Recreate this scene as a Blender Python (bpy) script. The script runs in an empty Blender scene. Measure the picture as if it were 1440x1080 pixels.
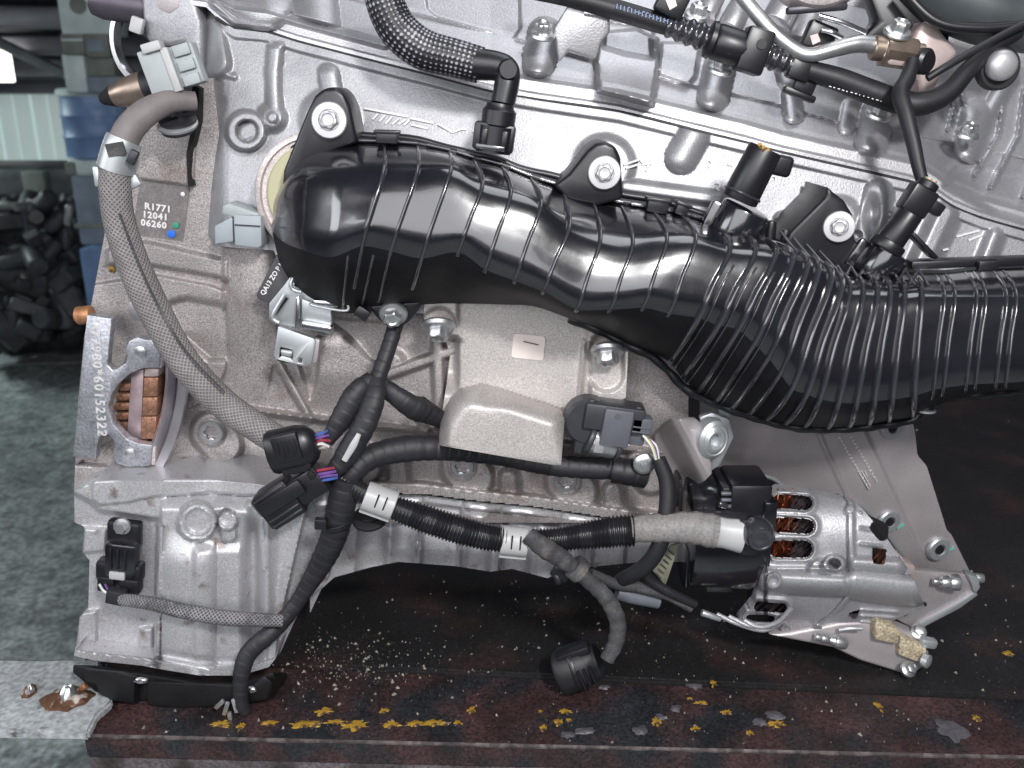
import bpy, bmesh, math, random
import numpy as np
from mathutils import Vector, Matrix
random.seed(7); np.random.seed(7)
SC = bpy.context.scene
COL = SC.collection
R = math.radians

# ---------------------------------------------------------------- camera
FPX = 1247.0                       # focal length in photo pixels (1440 wide)
PITCH = R(18)
CAM = Vector((0, -0.609, 0.452))   # bench top is z = 0, engine front about y = 0
cd = bpy.data.cameras.new('camera'); cam = bpy.data.objects.new('camera', cd); COL.objects.link(cam)
cam.location = CAM; cam.rotation_euler = (R(90) - PITCH, 0, 0)
cd.sensor_width = 36; cd.lens = 36 * FPX / 1440
cd.clip_start = 0.01; cd.clip_end = 100
cd.dof.use_dof = True; cd.dof.focus_distance = 0.63; cd.dof.aperture_fstop = 10.0
SC.camera = cam

# ---------------------------------------------------------------- light
w = bpy.data.worlds.new('World'); SC.world = w; w.use_nodes = True
bg = w.node_tree.nodes['Background']; bg.inputs[0].default_value = (0.80, 0.84, 1.0, 1); bg.inputs[1].default_value = 0.06
def area_lamp(name, loc, target, sx, sy, power, color):
    l = bpy.data.lights.new(name, 'AREA'); l.shape = 'RECTANGLE'; l.size = sx; l.size_y = sy
    l.energy = power; l.color = color
    o = bpy.data.objects.new(name, l); COL.objects.link(o)
    o.location = loc
    o.rotation_euler = (Vector(target) - Vector(loc)).to_track_quat('-Z', 'Y').to_euler()
    return o
area_lamp('front_opening', (-0.30, -1.30, 0.82), (0, 0, 0.25), 1.5, 1.0, 17, (0.96, 0.965, 1.0))
area_lamp('work_lamp', (0.30, -0.95, 0.95), (0.0, 0, 0.24), 0.12, 0.12, 13, (1.0, 0.985, 0.97))
area_lamp('side_highlight_lamp', (-1.55, -0.75, 0.85), (-.1, 0, 0.3), 0.85, 0.5, 8.5, (0.93, 0.96, 1.0))  # added lamp at the left, gives the manifold's left end its highlight
area_lamp('roof_skylight', (0.55, 0.25, 2.2), (0.1, 0.05, 0.2), 1.5, 0.9, 14, (0.92, 0.95, 1.0))
area_lamp('warehouse_daylight', (-3.2, 3.2, 1.5), (-1.5, 4.4, 0.4), 1.6, 1.4, 300, (0.85, 1.0, 0.97))
SC.view_settings.view_transform = 'Standard'; SC.view_settings.look = 'None'
SC.view_settings.exposure = 0.0; SC.view_settings.gamma = 1
SC.cycles.use_denoising = True
SC.cycles.max_bounces = 6

# ---------------------------------------------------------------- photo pixel -> point of the place
CT, ST = math.cos(PITCH), math.sin(PITCH)
def P(px, py, Y=0.0):
    a = (px - 720) / FPX; b = -(py - 540) / FPX
    dy = CT + b * ST
    t = (Y - CAM.y) / dy
    return Vector((a * t, Y, CAM.z + (-ST + b * CT) * t))
def PN(px, py, Y):
    a = (px - 720) / FPX; b = -(py - 540) / FPX
    t = (Y - CAM.y) / (CT + b * ST)
    return np.stack([a * t, Y + 0 * t, CAM.z + (-ST + b * CT) * t], -1)
def T(px, py, z=0.0):              # where that pixel meets the level z
    a = (px - 720) / FPX; b = -(py - 540) / FPX
    t = (z - CAM.z) / (-ST + b * CT)
    return Vector((a * t, CAM.y + (CT + b * ST) * t, z))
def S(px, py, Y=0.0):
    return (P(px + 1, py, Y) - P(px, py, Y)).length
def frame(px, py, Y=0.0, ang=0, yaw=0, tilt=0, s=None):
    """local axes at a photo pixel: u along (ang degrees anticlockwise from right), v across, w towards the viewer; unit = 1 photo px"""
    k = S(px, py, Y) if s is None else s
    M = Matrix.Identity(4)
    M.col[0] = (1, 0, 0, 0); M.col[1] = (0, 0, 1, 0); M.col[2] = (0, -1, 0, 0)
    A = Matrix.Translation(P(px, py, Y)) @ M @ Matrix.Rotation(R(ang), 4, 'Z') @ Matrix.Rotation(R(yaw), 4, 'Y') @ Matrix.Rotation(R(tilt), 4, 'X')
    return A @ Matrix.Scale(k, 4)

# ---------------------------------------------------------------- objects, things, parts
def tag(o, label=None, cat=None, group=None, kind=None):
    if label: o['label'] = label
    if cat: o['category'] = cat
    if group: o['group'] = group
    if kind: o['kind'] = kind
    return o
def thing(name, label, cat, group=None):
    o = bpy.data.objects.new(name, None); COL.objects.link(o); o.empty_display_size = 0.02
    return tag(o, label, cat, group)
def sharp(me, ang=38):
    me.polygons.foreach_set('use_smooth', [True] * len(me.polygons))
    me.set_sharp_from_angle(angle=R(ang))
def obj(name, me, mat=None, parent=None, ang=38):
    if isinstance(me, bmesh.types.BMesh):
        b = me; me = bpy.data.meshes.new(name); b.to_mesh(me); b.free()
    if ang is not None: sharp(me, ang)
    o = bpy.data.objects.new(name, me); COL.objects.link(o)
    if mat is not None: me.materials.append(mat)
    if parent is not None: o.parent = parent
    return o
def pydata(name, V, F, mat=None, parent=None, ang=60, uv=None):
    me = bpy.data.meshes.new(name); me.from_pydata([tuple(v) for v in V], [], [tuple(f) for f in F]); me.update()
    if uv is not None:
        l = me.uv_layers.new(name='UVMap'); idx = np.zeros(len(me.loops), int); me.loops.foreach_get('vertex_index', idx)
        l.data.foreach_set('uv', np.asarray(uv, float)[idx].ravel())
    return obj(name, me, mat, parent, ang)

class MB:
    """a mesh put together from bevelled shapes in local units"""
    def __init__(s, M=None): s.bm = bmesh.new(); s.M = M
    def _fin(s, vs, bev, seg=2):
        if bev > 0:
            s.bm.normal_update()
            fs = {f for v in vs for f in v.link_faces}
            es = [e for e in {e for f in fs for e in f.edges} if len(e.link_faces) == 2 and e.calc_face_angle(0) > R(28)]
            if es: bmesh.ops.bevel(s.bm, geom=es, offset=bev, segments=seg, profile=0.5, affect='EDGES', clamp_overlap=True)
        return s
    def box(s, x0, x1, y0, y1, z0, z1, bev=0, rot=None, seg=2):
        c = [(x0,y0,z0),(x1,y0,z0),(x1,y1,z0),(x0,y1,z0),(x0,y0,z1),(x1,y0,z1),(x1,y1,z1),(x0,y1,z1)]
        if rot is not None: c = [rot @ Vector(p) for p in c]
        v = [s.bm.verts.new(p) for p in c]
        for f in ((3,2,1,0),(4,5,6,7),(0,1,5,4),(1,2,6,5),(2,3,7,6),(3,0,4,7)): s.bm.faces.new([v[i] for i in f])
        return s._fin(v, bev, seg)
    def prism(s, pts, z0, z1, bev=0, scale1=1.0, seg=2):
        a = sum(pts[i][0]*pts[(i+1)%len(pts)][1] - pts[(i+1)%len(pts)][0]*pts[i][1] for i in range(len(pts)))
        if a < 0: pts = pts[::-1]
        cx = sum(p[0] for p in pts)/len(pts); cy = sum(p[1] for p in pts)/len(pts)
        lo = [s.bm.verts.new((p[0], p[1], z0)) for p in pts]
        hi = [s.bm.verts.new((cx+(p[0]-cx)*scale1, cy+(p[1]-cy)*scale1, z1)) for p in pts]
        n = len(pts); s.bm.faces.new(lo[::-1]); s.bm.faces.new(hi)
        for i in range(n): s.bm.faces.new((lo[i], lo[(i+1)%n], hi[(i+1)%n], hi[i]))
        return s._fin(lo+hi, bev, seg)
    def lathe(s, prof, n=24, M=None, star=0, lobes=6, cap=True):
        """prof: (r, z) from bottom to top, about local z; negative r -> lobed ring of that radius"""
        rings = []
        for r, z in prof:
            ring = []
            for i in range(n):
                a = 2*math.pi*i/n; rr = abs(r)
                if r < 0: rr *= 1 + star*math.cos(lobes*a)
                p = Vector((rr*math.cos(a), rr*math.sin(a), z))
                ring.append(s.bm.verts.new(M @ p if M is not None else p))
            rings.append(ring)
        for a, b in zip(rings, rings[1:]):
            for i in range(n): s.bm.faces.new((a[i], a[(i+1)%n], b[(i+1)%n], b[i]))
        if cap:
            s.bm.faces.new(rings[0][::-1]); s.bm.faces.new(rings[-1])
        return s
    def cyl(s, p0, p1, r0, r1=None, n=20, bev=0):
        p0 = Vector(p0); p1 = Vector(p1); r1 = r0 if r1 is None else r1
        L = (p1-p0).length; q = (p1-p0).to_track_quat('Z', 'Y').to_matrix().to_4x4(); M = Matrix.Translation(p0) @ q
        if bev: prof = [(r0-bev,0),(r0-.3*bev,.3*bev),(r0,bev),(r1,L-bev),(r1-.3*bev,L-.3*bev),(r1-bev,L)]
        else: prof = [(r0,0),(r1,L)]
        return s.lathe(prof, n, M)
    def make(s, name, mat=None, parent=None, ang=38):
        if s.M is not None: s.bm.transform(s.M)
        bmesh.ops.recalc_face_normals(s.bm, faces=s.bm.faces[:])
        return obj(name, s.bm, mat, parent, ang)

def Yv(Y, p):  return Y(p[0], p[1]) if callable(Y) else Y
def slab(name, pts, Y, depth, mat=None, parent=None, bev=0.0015, seg=2, ang=38, dirv=(0, 1, 0), holes=()):
    """outline traced on the plane (or surface) Y and given real thickness away from the viewer"""
    bm = bmesh.new(); d = Vector(dirv) * depth
    def loop(pp):
        f = [bm.verts.new(P(p[0], p[1], Yv(Y, p))) for p in pp]; b = [bm.verts.new(v.co + d) for v in f]
        n = len(f)
        for i in range(n): bm.faces.new((f[i], f[(i+1)%n], b[(i+1)%n], b[i]))
        return f, b
    f, b = loop(pts)
    if not holes:
        bm.faces.new(f); bm.faces.new(b[::-1])
    else:
        L = [loop(h) for h in holes]
        for k, ring in ((0, f), (1, b)):
            es = []
            for rr in [ring] + [l[k] for l in L]:
                for i in range(len(rr)):
                    e = bm.edges.get((rr[i], rr[(i+1)%len(rr)])); es.append(e)
            bmesh.ops.triangle_fill(bm, use_beauty=True, use_dissolve=True, edges=es)
    bmesh.ops.recalc_face_normals(bm, faces=bm.faces[:])
    if bev:
        es = [e for e in bm.edges if len(e.link_faces) == 2 and e.calc_face_angle(0) > R(28)]
        bmesh.ops.bevel(bm, geom=es, offset=bev, segments=seg, profile=0.5, affect='EDGES', clamp_overlap=True)
    return obj(name, bm, mat, parent, ang)

# ---------------------------------------------------------------- curves and tubes
def spline(pts, n=10):
    p = [Vector(q) for q in pts]
    if len(p) < 3: return [p[0].lerp(p[1], i/n) for i in range(n+1)]
    p = [p[0]*2-p[1]] + p + [p[-1]*2-p[-2]]; out = []
    for i in range(1, len(p)-2):
        a, b, c, d = p[i-1:i+3]
        for k in range(n):
            t = k/n
            out.append(0.5*((2*b)+(c-a)*t+(2*a-5*b+4*c-d)*t*t+(3*b-a-3*c+d)*t**3))
    out.append(p[-2]); return out
def tube(name, path, rad, mat=None, parent=None, n=14, sub=8, mod=None, flat=None, raw=False, uvk=1.0, cap=True, ang=50, res=None):
    """path: list of (px, py, Y) (or points when raw); rad in photo px (number or list along path); mod(s_px) -> radius factor"""
    pts = [Vector(q) if raw else P(*q) for q in path]
    k = S(path[len(path)//2][0], path[len(path)//2][1], path[len(path)//2][2]) if not raw else 1.0
    sp = spline(pts, sub)
    if res:                                   # resample evenly: res px per ring
        L = [0]
        for a, b in zip(sp, sp[1:]): L.append(L[-1]+(b-a).length)
        m = max(2, int(L[-1]/(res*k))); q = []; j = 0
        for i in range(m+1):
            t = L[-1]*i/m
            while j < len(L)-2 and L[j+1] < t: j += 1
            q.append(sp[j].lerp(sp[j+1], (t-L[j])/max(1e-9, L[j+1]-L[j])))
        sp = q
    m = len(sp)
    rr = np.interp(np.linspace(0, 1, m), np.linspace(0, 1, len(rad)), rad) if hasattr(rad, '__len__') else np.full(m, rad)
    V, F, UV = [], [], []; nrm = None; s = 0
    for i in range(m):
        t = (sp[min(i+1, m-1)]-sp[max(i-1, 0)]).normalized()
        if nrm is None:
            nrm = t.cross(Vector((0, 1, 0)))
            if nrm.length < .1: nrm = t.cross(Vector((0, 0, 1)))
        nrm = (nrm - t*nrm.dot(t)).normalized(); bn = t.cross(nrm)
        if i: s += (sp[i]-sp[i-1]).length/k
        f = mod(s) if mod else 1
        for j in range(n+1):
            a = 2*math.pi*j/n
            x, y = math.cos(a), math.sin(a)
            if flat: y *= flat
            V.append(sp[i]+(nrm*x+bn*y)*rr[i]*k*f); UV.append((s*uvk, j/n))
    for i in range(m-1):
        for j in range(n): F.append((i*(n+1)+j, i*(n+1)+j+1, (i+1)*(n+1)+j+1, (i+1)*(n+1)+j))
    if cap:
        F.append(tuple(range(n-1, -1, -1))); F.append(tuple((m-1)*(n+1)+j for j in range(n)))
    return pydata(name, V, F, mat, parent, ang, UV)

# ---------------------------------------------------------------- sculpted castings: a height field over the photo's outline
def sst(t): t = np.clip(t, 0, 1); return t*t*(3-2*t)
def cap(X, Y, ax, ay, bx, by):
    dx, dy = bx-ax, by-ay; t = np.clip(((X-ax)*dx+(Y-ay)*dy)/(dx*dx+dy*dy+1e-9), 0, 1)
    return np.hypot(X-ax-t*dx, Y-ay-t*dy)
def pline(X, Y, pts):
    d = None
    for a, b in zip(pts, pts[1:]):
        q = cap(X, Y, *a, *b); d = q if d is None else np.minimum(d, q)
    return d
def poly(X, Y, pts):               # signed: negative inside
    d = pline(X, Y, list(pts)+[pts[0]]); ins = np.zeros(X.shape, bool)
    for (ax, ay), (bx, by) in zip(pts, list(pts[1:])+[pts[0]]):
        c = (ay > Y) != (by > Y)
        with np.errstate(divide='ignore', invalid='ignore'):
            ins ^= c & (X < (bx-ax)*(Y-ay)/(by-ay+1e-12)+ax)
    return np.where(ins, -d, d)
def up(d, h, e=4): return h*sst(-d/e + .5)        # h metres inside d<0, flank e px wide
def ridge(X, Y, pts, r, h, e=4): return up(pline(X, Y, pts)-r, h, e)
def round_ridge(X, Y, pts, r, h):
    d = pline(X, Y, pts)/r; return h*np.sqrt(np.clip(1-d*d, 0, 1))
def disc(X, Y, cx, cy, r, h, e=4, k=1.0): return up(np.hypot(X-cx, (Y-cy)/k)-r, h, e)
def relief(name, top, bot, step, yfun, mat=None, parent=None, thick=0.01, hole=None, ang=None, vertical=False):
    """top/bot: polylines y(x) (or x(y) when vertical); yfun(X, Y) -> depth of the surface"""
    tx, ty = np.array(top, float).T; bx, by = np.array(bot, float).T
    x0, x1 = max(tx[0], bx[0]), min(tx[-1], bx[-1])
    nx = int((x1-x0)/step)+1; x = np.linspace(x0, x1, nx)
    a, b = np.interp(x, tx, ty), np.interp(x, bx, by)
    ny = int(np.max(b-a)/step)+1; t = np.linspace(0, 1, ny)
    G = a[:, None]+(b-a)[:, None]*t[None]; H = np.repeat(x[:, None], ny, 1)
    X, Y = (G, H) if vertical else (H, G)
    D = yfun(X, Y); V = PN(X, Y, D).reshape(-1, 3)
    idx = np.arange(nx*ny).reshape(nx, ny)
    F = np.stack([idx[:-1, :-1], idx[:-1, 1:], idx[1:, 1:], idx[1:, :-1]], -1).reshape(-1, 4)
    if hole is not None:
        hm = hole(X, Y).reshape(-1); F = F[~hm[F].any(1)]
    ring = np.concatenate([idx[:-1, 0], idx[-1, :-1], idx[:0:-1, -1], idx[0, :0:-1]])
    n = len(V); back = V[ring]+np.array([0, thick, 0]); V = np.concatenate([V, back])
    m = len(ring); q = np.arange(m); bi = n+q
    F2 = np.stack([ring, ring[(q+1) % m], bi[(q+1) % m], bi[q]], -1)
    if vertical: F = F[:, ::-1]; F2 = F2[:, ::-1]
    F = np.concatenate([F, F2])
    me = bpy.data.meshes.new(name); me.vertices.add(len(V)); me.vertices.foreach_set('co', V.ravel())
    me.loops.add(F.size); me.loops.foreach_set('vertex_index', F.ravel().astype(np.int32))
    me.polygons.add(len(F)); me.polygons.foreach_set('loop_start', np.arange(0, F.size, 4, dtype=np.int32))
    me.update(calc_edges=True); me.validate()
    return obj(name, me, mat, parent, 75 if ang is None else ang)

def text(name, s, px, py, Y, size, ang, mat, parent, depth=0.3, yaw=0, tilt=0, xs=1.0, align='LEFT', sp=1.0, bold=0.0, F=None, shear=0):
    c = bpy.data.curves.new(name, 'FONT'); c.body = s; c.size = size; c.extrude = depth; c.align_x = align; c.space_character = sp; c.offset = bold; c.shear = shear
    c.resolution_u = 2
    t = bpy.data.objects.new(name, c); COL.objects.link(t)
    bpy.context.view_layer.update()
    me = bpy.data.meshes.new_from_object(t.evaluated_get(bpy.context.evaluated_depsgraph_get()))
    bpy.data.objects.remove(t); bpy.data.curves.remove(c)
    me.transform((F if F is not None else frame(px, py, Y, ang, yaw, tilt)) @ Matrix.Diagonal((xs, 1, 1, 1)))
    me.materials.clear()
    return obj(name, me, mat, parent, 30)
# ---------------------------------------------------------------- materials
def lin(h):
    h = h.lstrip('#'); v = [int(h[i:i+2], 16)/255 for i in (0, 2, 4)]
    return tuple(((c+.055)/1.055)**2.4 if c > .04045 else c/12.92 for c in v)+(1,)
def mat(name, base, rough=.5, metal=0.0, var=0.0, vscale=60, grain=0.0, gscale=900, bump=0.0, bscale=900, col2=None, c2scale=30, c2lo=.55, c2hi=.7, spec=.5, rvar=0.0, coat=0.0, det=3):
    m = bpy.data.materials.new(name); m.use_nodes = True; nt = m.node_tree; N = nt.nodes; L = nt.links
    b = N['Principled BSDF']; b.inputs['Roughness'].default_value = rough; b.inputs['Metallic'].default_value = metal
    b.inputs['Specular IOR Level'].default_value = spec; b.inputs['Coat Weight'].default_value = coat
    base = base if len(base) == 4 else tuple(base)+(1,)
    tc = N.new('ShaderNodeTexCoord')
    def noise(sc, d=det):
        n = N.new('ShaderNodeTexNoise'); n.inputs['Scale'].default_value = sc; n.inputs['Detail'].default_value = d
        L.new(tc.outputs['Object'], n.inputs['Vector']); return n
    def mix(a, bb, f, mode='MIX'):
        x = N.new('ShaderNodeMix'); x.data_type = 'RGBA'; x.blend_type = mode
        for i, v in ((0, f), (6, a), (7, bb)):
            if hasattr(v, 'is_linked') or hasattr(v, 'links'): L.new(v, x.inputs[i])
            else: x.inputs[i].default_value = v
        return x.outputs[2]
    def ramp(src, lo, hi, a, bb):
        r = N.new('ShaderNodeMapRange'); L.new(src, r.inputs[0])
        for i, v in zip((1, 2, 3, 4), (lo, hi, a, bb)): r.inputs[i].default_value = v
        return r.outputs[0]
    c = None
    if col2 is not None:
        n = noise(c2scale, 5); c = mix(base, col2 if len(col2) == 4 else tuple(col2)+(1,), ramp(n.outputs[0], c2lo, c2hi, 0, 1))
    def scale_col(c, f):
        vm = N.new('ShaderNodeVectorMath'); vm.operation = 'SCALE'
        if c is None: vm.inputs[0].default_value = base[:3]
        else: L.new(c, vm.inputs[0])
        L.new(f, vm.inputs['Scale']); return vm.outputs[0]
    if var: c = scale_col(c, ramp(noise(vscale).outputs[0], .25, .75, 1-var, 1+var))
    if grain: c = scale_col(c, ramp(noise(gscale, 1).outputs[0], .3, .7, 1-grain, 1+grain))
    if c is None: b.inputs['Base Color'].default_value = base
    else: L.new(c, b.inputs['Base Color'])
    if rvar: L.new(ramp(noise(vscale*1.7).outputs[0], .3, .7, max(0, rough-rvar), rough+rvar), b.inputs['Roughness'])
    if bump:
        bp = N.new('ShaderNodeBump'); bp.inputs['Strength'].default_value = bump; bp.inputs['Distance'].default_value = .0006
        L.new(noise(bscale, 2).outputs[0], bp.inputs['Height']); L.new(bp.outputs[0], b.inputs['Normal'])
    return m
def weave(name, c_lo, c_hi, nu, nv, rough=.5, metal=0.0, light=None, bump=.6, dots=False):
    """braided sleeve: strands over and under along the tube's own length"""
    m = bpy.data.materials.new(name); m.use_nodes = True; nt = m.node_tree; N = nt.nodes; L = nt.links
    b = N['Principled BSDF']; b.inputs['Roughness'].default_value = rough; b.inputs['Metallic'].default_value = metal
    tc = N.new('ShaderNodeTexCoord'); sep = N.new('ShaderNodeSeparateXYZ'); L.new(tc.outputs['UV'], sep.inputs[0])
    def math_(op, a, bb=None):
        x = N.new('ShaderNodeMath'); x.operation = op
        for i, v in enumerate((a, bb)):
            if v is None: continue
            if isinstance(v, (int, float)): x.inputs[i].default_value = v
            else: L.new(v, x.inputs[i])
        return x.outputs[0]
    u = math_('MULTIPLY', sep.outputs[0], nu); v = math_('MULTIPLY', sep.outputs[1], nv)
    s1 = math_('SINE', math_('ADD', u, v)); s2 = math_('SINE', math_('SUBTRACT', u, v))
    h = math_('MULTIPLY', s1, s2) if dots else math_('SUBTRACT', math_('MAXIMUM', s1, s2), .35)
    n = N.new('ShaderNodeTexNoise'); n.inputs['Scale'].default_value = 260; n.inputs['Detail'].default_value = 3; L.new(tc.outputs['Object'], n.inputs['Vector'])
    hh = math_('ADD', h, math_('MULTIPLY', math_('SUBTRACT', n.outputs[0], .5), 1.6))
    r = N.new('ShaderNodeMapRange'); n2 = N.new('ShaderNodeTexNoise'); n2.inputs['Scale'].default_value = 45; n2.inputs['Detail'].default_value = 4; L.new(tc.outputs['Object'], n2.inputs['Vector'])
    hh = math_('ADD', hh, math_('MULTIPLY', math_('SUBTRACT', n2.outputs[0], .5), 2.2)); L.new(hh, r.inputs[0])
    r.inputs[1].default_value = -.4 if light is None else light; r.inputs[2].default_value = .75
    x = N.new('ShaderNodeMix'); x.data_type = 'RGBA'; L.new(r.outputs[0], x.inputs[0]); x.inputs[6].default_value = c_lo; x.inputs[7].default_value = c_hi
    L.new(x.outputs[2], b.inputs['Base Color'])
    bp = N.new('ShaderNodeBump'); bp.inputs['Strength'].default_value = bump; bp.inputs['Distance'].default_value = .0008
    L.new(h, bp.inputs['Height']); L.new(bp.outputs[0], b.inputs['Normal'])
    return m
g = lambda v, a=1, b=1, c=1: (v*a, v*b, v*c, 1)
M = {}
M['block'] = mat('cast_block', (.37, .34, .335), .50, .45, var=.16, vscale=25, grain=.36, gscale=1000, bump=.55, bscale=900, col2=(.17, .135, .125, 1), c2scale=24, c2lo=.57, c2hi=.76)
M['head'] = mat('cast_head', (.33, .33, .348), .46, .55, var=.14, vscale=30, grain=.16, gscale=1100, bump=.35, bscale=800, col2=(.27, .27, .29, 1), c2scale=40, c2lo=.5, c2hi=.72)
M['cover'] = mat('cast_cover', (.44, .435, .455), .42, .7, var=.10, vscale=25, grain=.14, gscale=1000, bump=.30, bscale=800)
M['housing'] = mat('cast_housing', (.52, .515, .535), .44, .5, var=.10, vscale=30, grain=.2, gscale=1000, bump=.25, bscale=700, col2=(.24, .20, .18, 1), c2scale=60, c2lo=.60, c2hi=.72)
M['flange'] = mat('cast_flange', (.62, .56, .55), .5, .6, var=.12, vscale=40, grain=.2, gscale=900, bump=.4, bscale=800)
M['mount'] = mat('cast_mount', (.46, .43, .415), .46, .3, var=.12, vscale=18, grain=.22, gscale=950, bump=.40, bscale=850)
M['alt'] = mat('cast_alternator', (.42, .42, .44), .44, .5, var=.10, vscale=40, grain=.16, gscale=900, bump=.30, bscale=700)
M['plate'] = mat('sheet_aluminium', (.42, .385, .395), .48, .5, var=.16, vscale=16, grain=.10, gscale=1500, bump=.10, bscale=1200, rvar=.08)
M['zinc'] = mat('zinc_steel', (.60, .61, .62), .36, .9, var=.10, vscale=200, bump=.1, bscale=600)
M['bright'] = mat('machined_metal', (.80, .79, .82), .22, 1, var=.06, vscale=120)
M['washer'] = mat('pale_washer', (.47, .465, .48), .45, .6, var=.08, vscale=200)
M['galv'] = mat('galvanised_sheet', (.50, .525, .54), .42, .7, var=.12, vscale=60)
M['greyplastic'] = mat('grey_plastic', (.30, .33, .36), .42, 0, var=.05, vscale=60)
M['whiteplastic'] = mat('white_plastic', (.42, .42, .425), .4, 0, var=.06, vscale=80)
M['tag'] = mat('stamped_steel', (.46, .47, .51), .42, .75, var=.28, vscale=110, grain=.25, gscale=500, bump=.3, bscale=500)
M['stamp'] = mat('stamp_scratched', (.80, .78, .78), .45, .5, var=.2, vscale=300)
M['black'] = mat('black_moulding', (.009, .009, .013), .19, 0, var=.3, vscale=40, bump=.03, bscale=260, rvar=.03, spec=1.0, coat=.45)
M['blackrib'] = mat('black_rib', (.032, .032, .040), .2, 0, spec=1.0, coat=.5)  # lighter than the shell, paints in the light caught by rib edges
M['blackm'] = mat('black_plastic', (.009, .009, .012), .38, 0, var=.2, vscale=80, spec=.6)
M['rubber'] = mat('black_rubber', (.012, .012, .015), .52, 0, var=.25, vscale=70, bump=.15, bscale=300)
M['tape'] = mat('black_tape', (.017, .017, .021), .56, 0, var=.3, vscale=90, bump=.35, bscale=220)
M['greytape'] = mat('dusty_cloth_tape', (.042, .042, .046), .75, 0, var=.3, vscale=70, grain=.25, gscale=700, bump=.5, bscale=500, col2=(.10, .092, .088, 1), c2scale=40, c2lo=.5, c2hi=.65)
M['dustyboot'] = mat('dusty_sleeve', (.22, .205, .20), .6, 0, var=.25, vscale=60, grain=.2, gscale=600, bump=.3, bscale=400, col2=(.16, .155, .155, 1), c2scale=50, c2lo=.5, c2hi=.68)
M['conduit'] = mat('black_conduit', (.014, .014, .017), .30, 0, spec=.8)
M['braidgrey'] = weave('grey_braid', (.14, .13, .13, 1), (.27, .25, .25, 1), .95, 2*math.pi*20, .6)
M['braidblack'] = weave('black_braid', (.010, .010, .014, 1), (.34, .34, .37, 1), .45, 2*math.pi*12, .45, light=.25, bump=.25, dots=True)
M['braidsteel'] = weave('steel_flecked_braid', (.06, .06, .07, 1), (.27, .26, .27, 1), 1.15, 2*math.pi*10, .5, light=-.1)
M['copper'] = mat('copper_wire', (.60, .27, .16), .34, 1, var=.3, vscale=200)
M['darkcopper'] = mat('varnished_wire', (.06, .045, .05), .35, .3, var=.4, vscale=300)
M['rustcopper'] = mat('coppery_bearing', (.36, .19, .125), .48, .7, var=.25, vscale=250, grain=.3, gscale=700, bump=.4, bscale=700)
M['rust'] = mat('rusty_steel', (.42, .20, .10), .5, .5, var=.4, vscale=160, bump=.4, bscale=400)
M['brownsteel'] = mat('burnished_steel', (.34, .27, .22), .36, .8, var=.25, vscale=80)
M['dark'] = mat('dark_hollow', (.004, .004, .005), .8, 0)  # near-black colour stands for the shade inside mouths, slots, holes and gaps
M['darkmetal'] = mat('dark_metal', (.05, .05, .06), .4, .6, var=.2, vscale=90)
M['white'] = mat('white_print', (.80, .78, .79), .6, 0)
M['label'] = mat('cream_sticker', (.72, .64, .60), .5, 0, var=.05, vscale=60)
M['ink'] = mat('printed_ink', (.05, .05, .05), .6, 0)
M['blueprint'] = mat('blue_print', (.20, .26, .42), .5, 0, var=.3, vscale=900)
M['yellow'] = mat('yellow_paint', (.36, .21, .022), .6, 0, var=.35, vscale=150, bump=.5, bscale=300, col2=(.07, .04, .02, 1), c2scale=160, c2lo=.52, c2hi=.60)
M['bluedot'] = mat('blue_paint', (.02, .16, .75), .5, 0); M['greendot'] = mat('green_paint', (.04, .30, .20), .5, 0)
M['violet'] = mat('violet_wire', (.16, .08, .28), .4); M['bluewire'] = mat('blue_wire', (.06, .11, .36), .4); M['redwire'] = mat('red_wire', (.28, .04, .07), .4); M['whitewire'] = mat('white_wire', (.7, .7, .72), .4); M['greenwire'] = mat('yellow_green_wire', (.45, .5, .1), .4)
M['sandblock'] = mat('sandy_rubber', (.40, .34, .24), .8, 0, var=.3, vscale=120, grain=.4, gscale=500, bump=.7, bscale=350)
M['brass'] = mat('pinkish_lug', (.55, .45, .43), .5, .5, var=.15, vscale=90)
# ---------------------------------------------------------------- setting: floor, far wall, roof, bench
def quad_slab(name, pts3, thick, m, parent=None, bev=.002, ang=38):
    bm = bmesh.new(); a = [bm.verts.new(p) for p in pts3]; b = [bm.verts.new(Vector(p)-Vector((0, 0, thick))) for p in pts3]
    n = len(a); bm.faces.new(a); bm.faces.new(b[::-1])
    for i in range(n): bm.faces.new((a[i], a[(i+1) % n], b[(i+1) % n], b[i]))
    bmesh.ops.recalc_face_normals(bm, faces=bm.faces[:])
    if bev: bmesh.ops.bevel(bm, geom=[e for e in bm.edges if e.calc_face_angle(0) > .5], offset=bev, segments=2, affect='EDGES', clamp_overlap=True)
    return obj(name, bm, m, parent, ang)
FZ = -0.62
M['concrete'] = mat('worn_concrete', (.36, .40, .40), .7, 0, var=.35, vscale=7, grain=.4, gscale=90, bump=.5, bscale=60, col2=(.17, .19, .19, 1), c2scale=28, c2lo=.42, c2hi=.66, rvar=.2)
fm = quad_slab('floor', [(-9, -3, FZ), (9, -3, FZ), (9, 9, FZ), (-9, 9, FZ)], .1, M['concrete'], bev=0); tag(fm, kind='structure')
M['joint'] = mat('floor_joint', (.25, .28, .29), .8, 0, var=.4, vscale=20)
jt = quad_slab('floor_joint', [T(-40, 508, FZ+.004), T(125, 503, FZ+.004), T(125, 509, FZ+.004), T(-40, 514, FZ+.004)], .003, M['joint'], bev=0); tag(jt, kind='structure')

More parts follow.
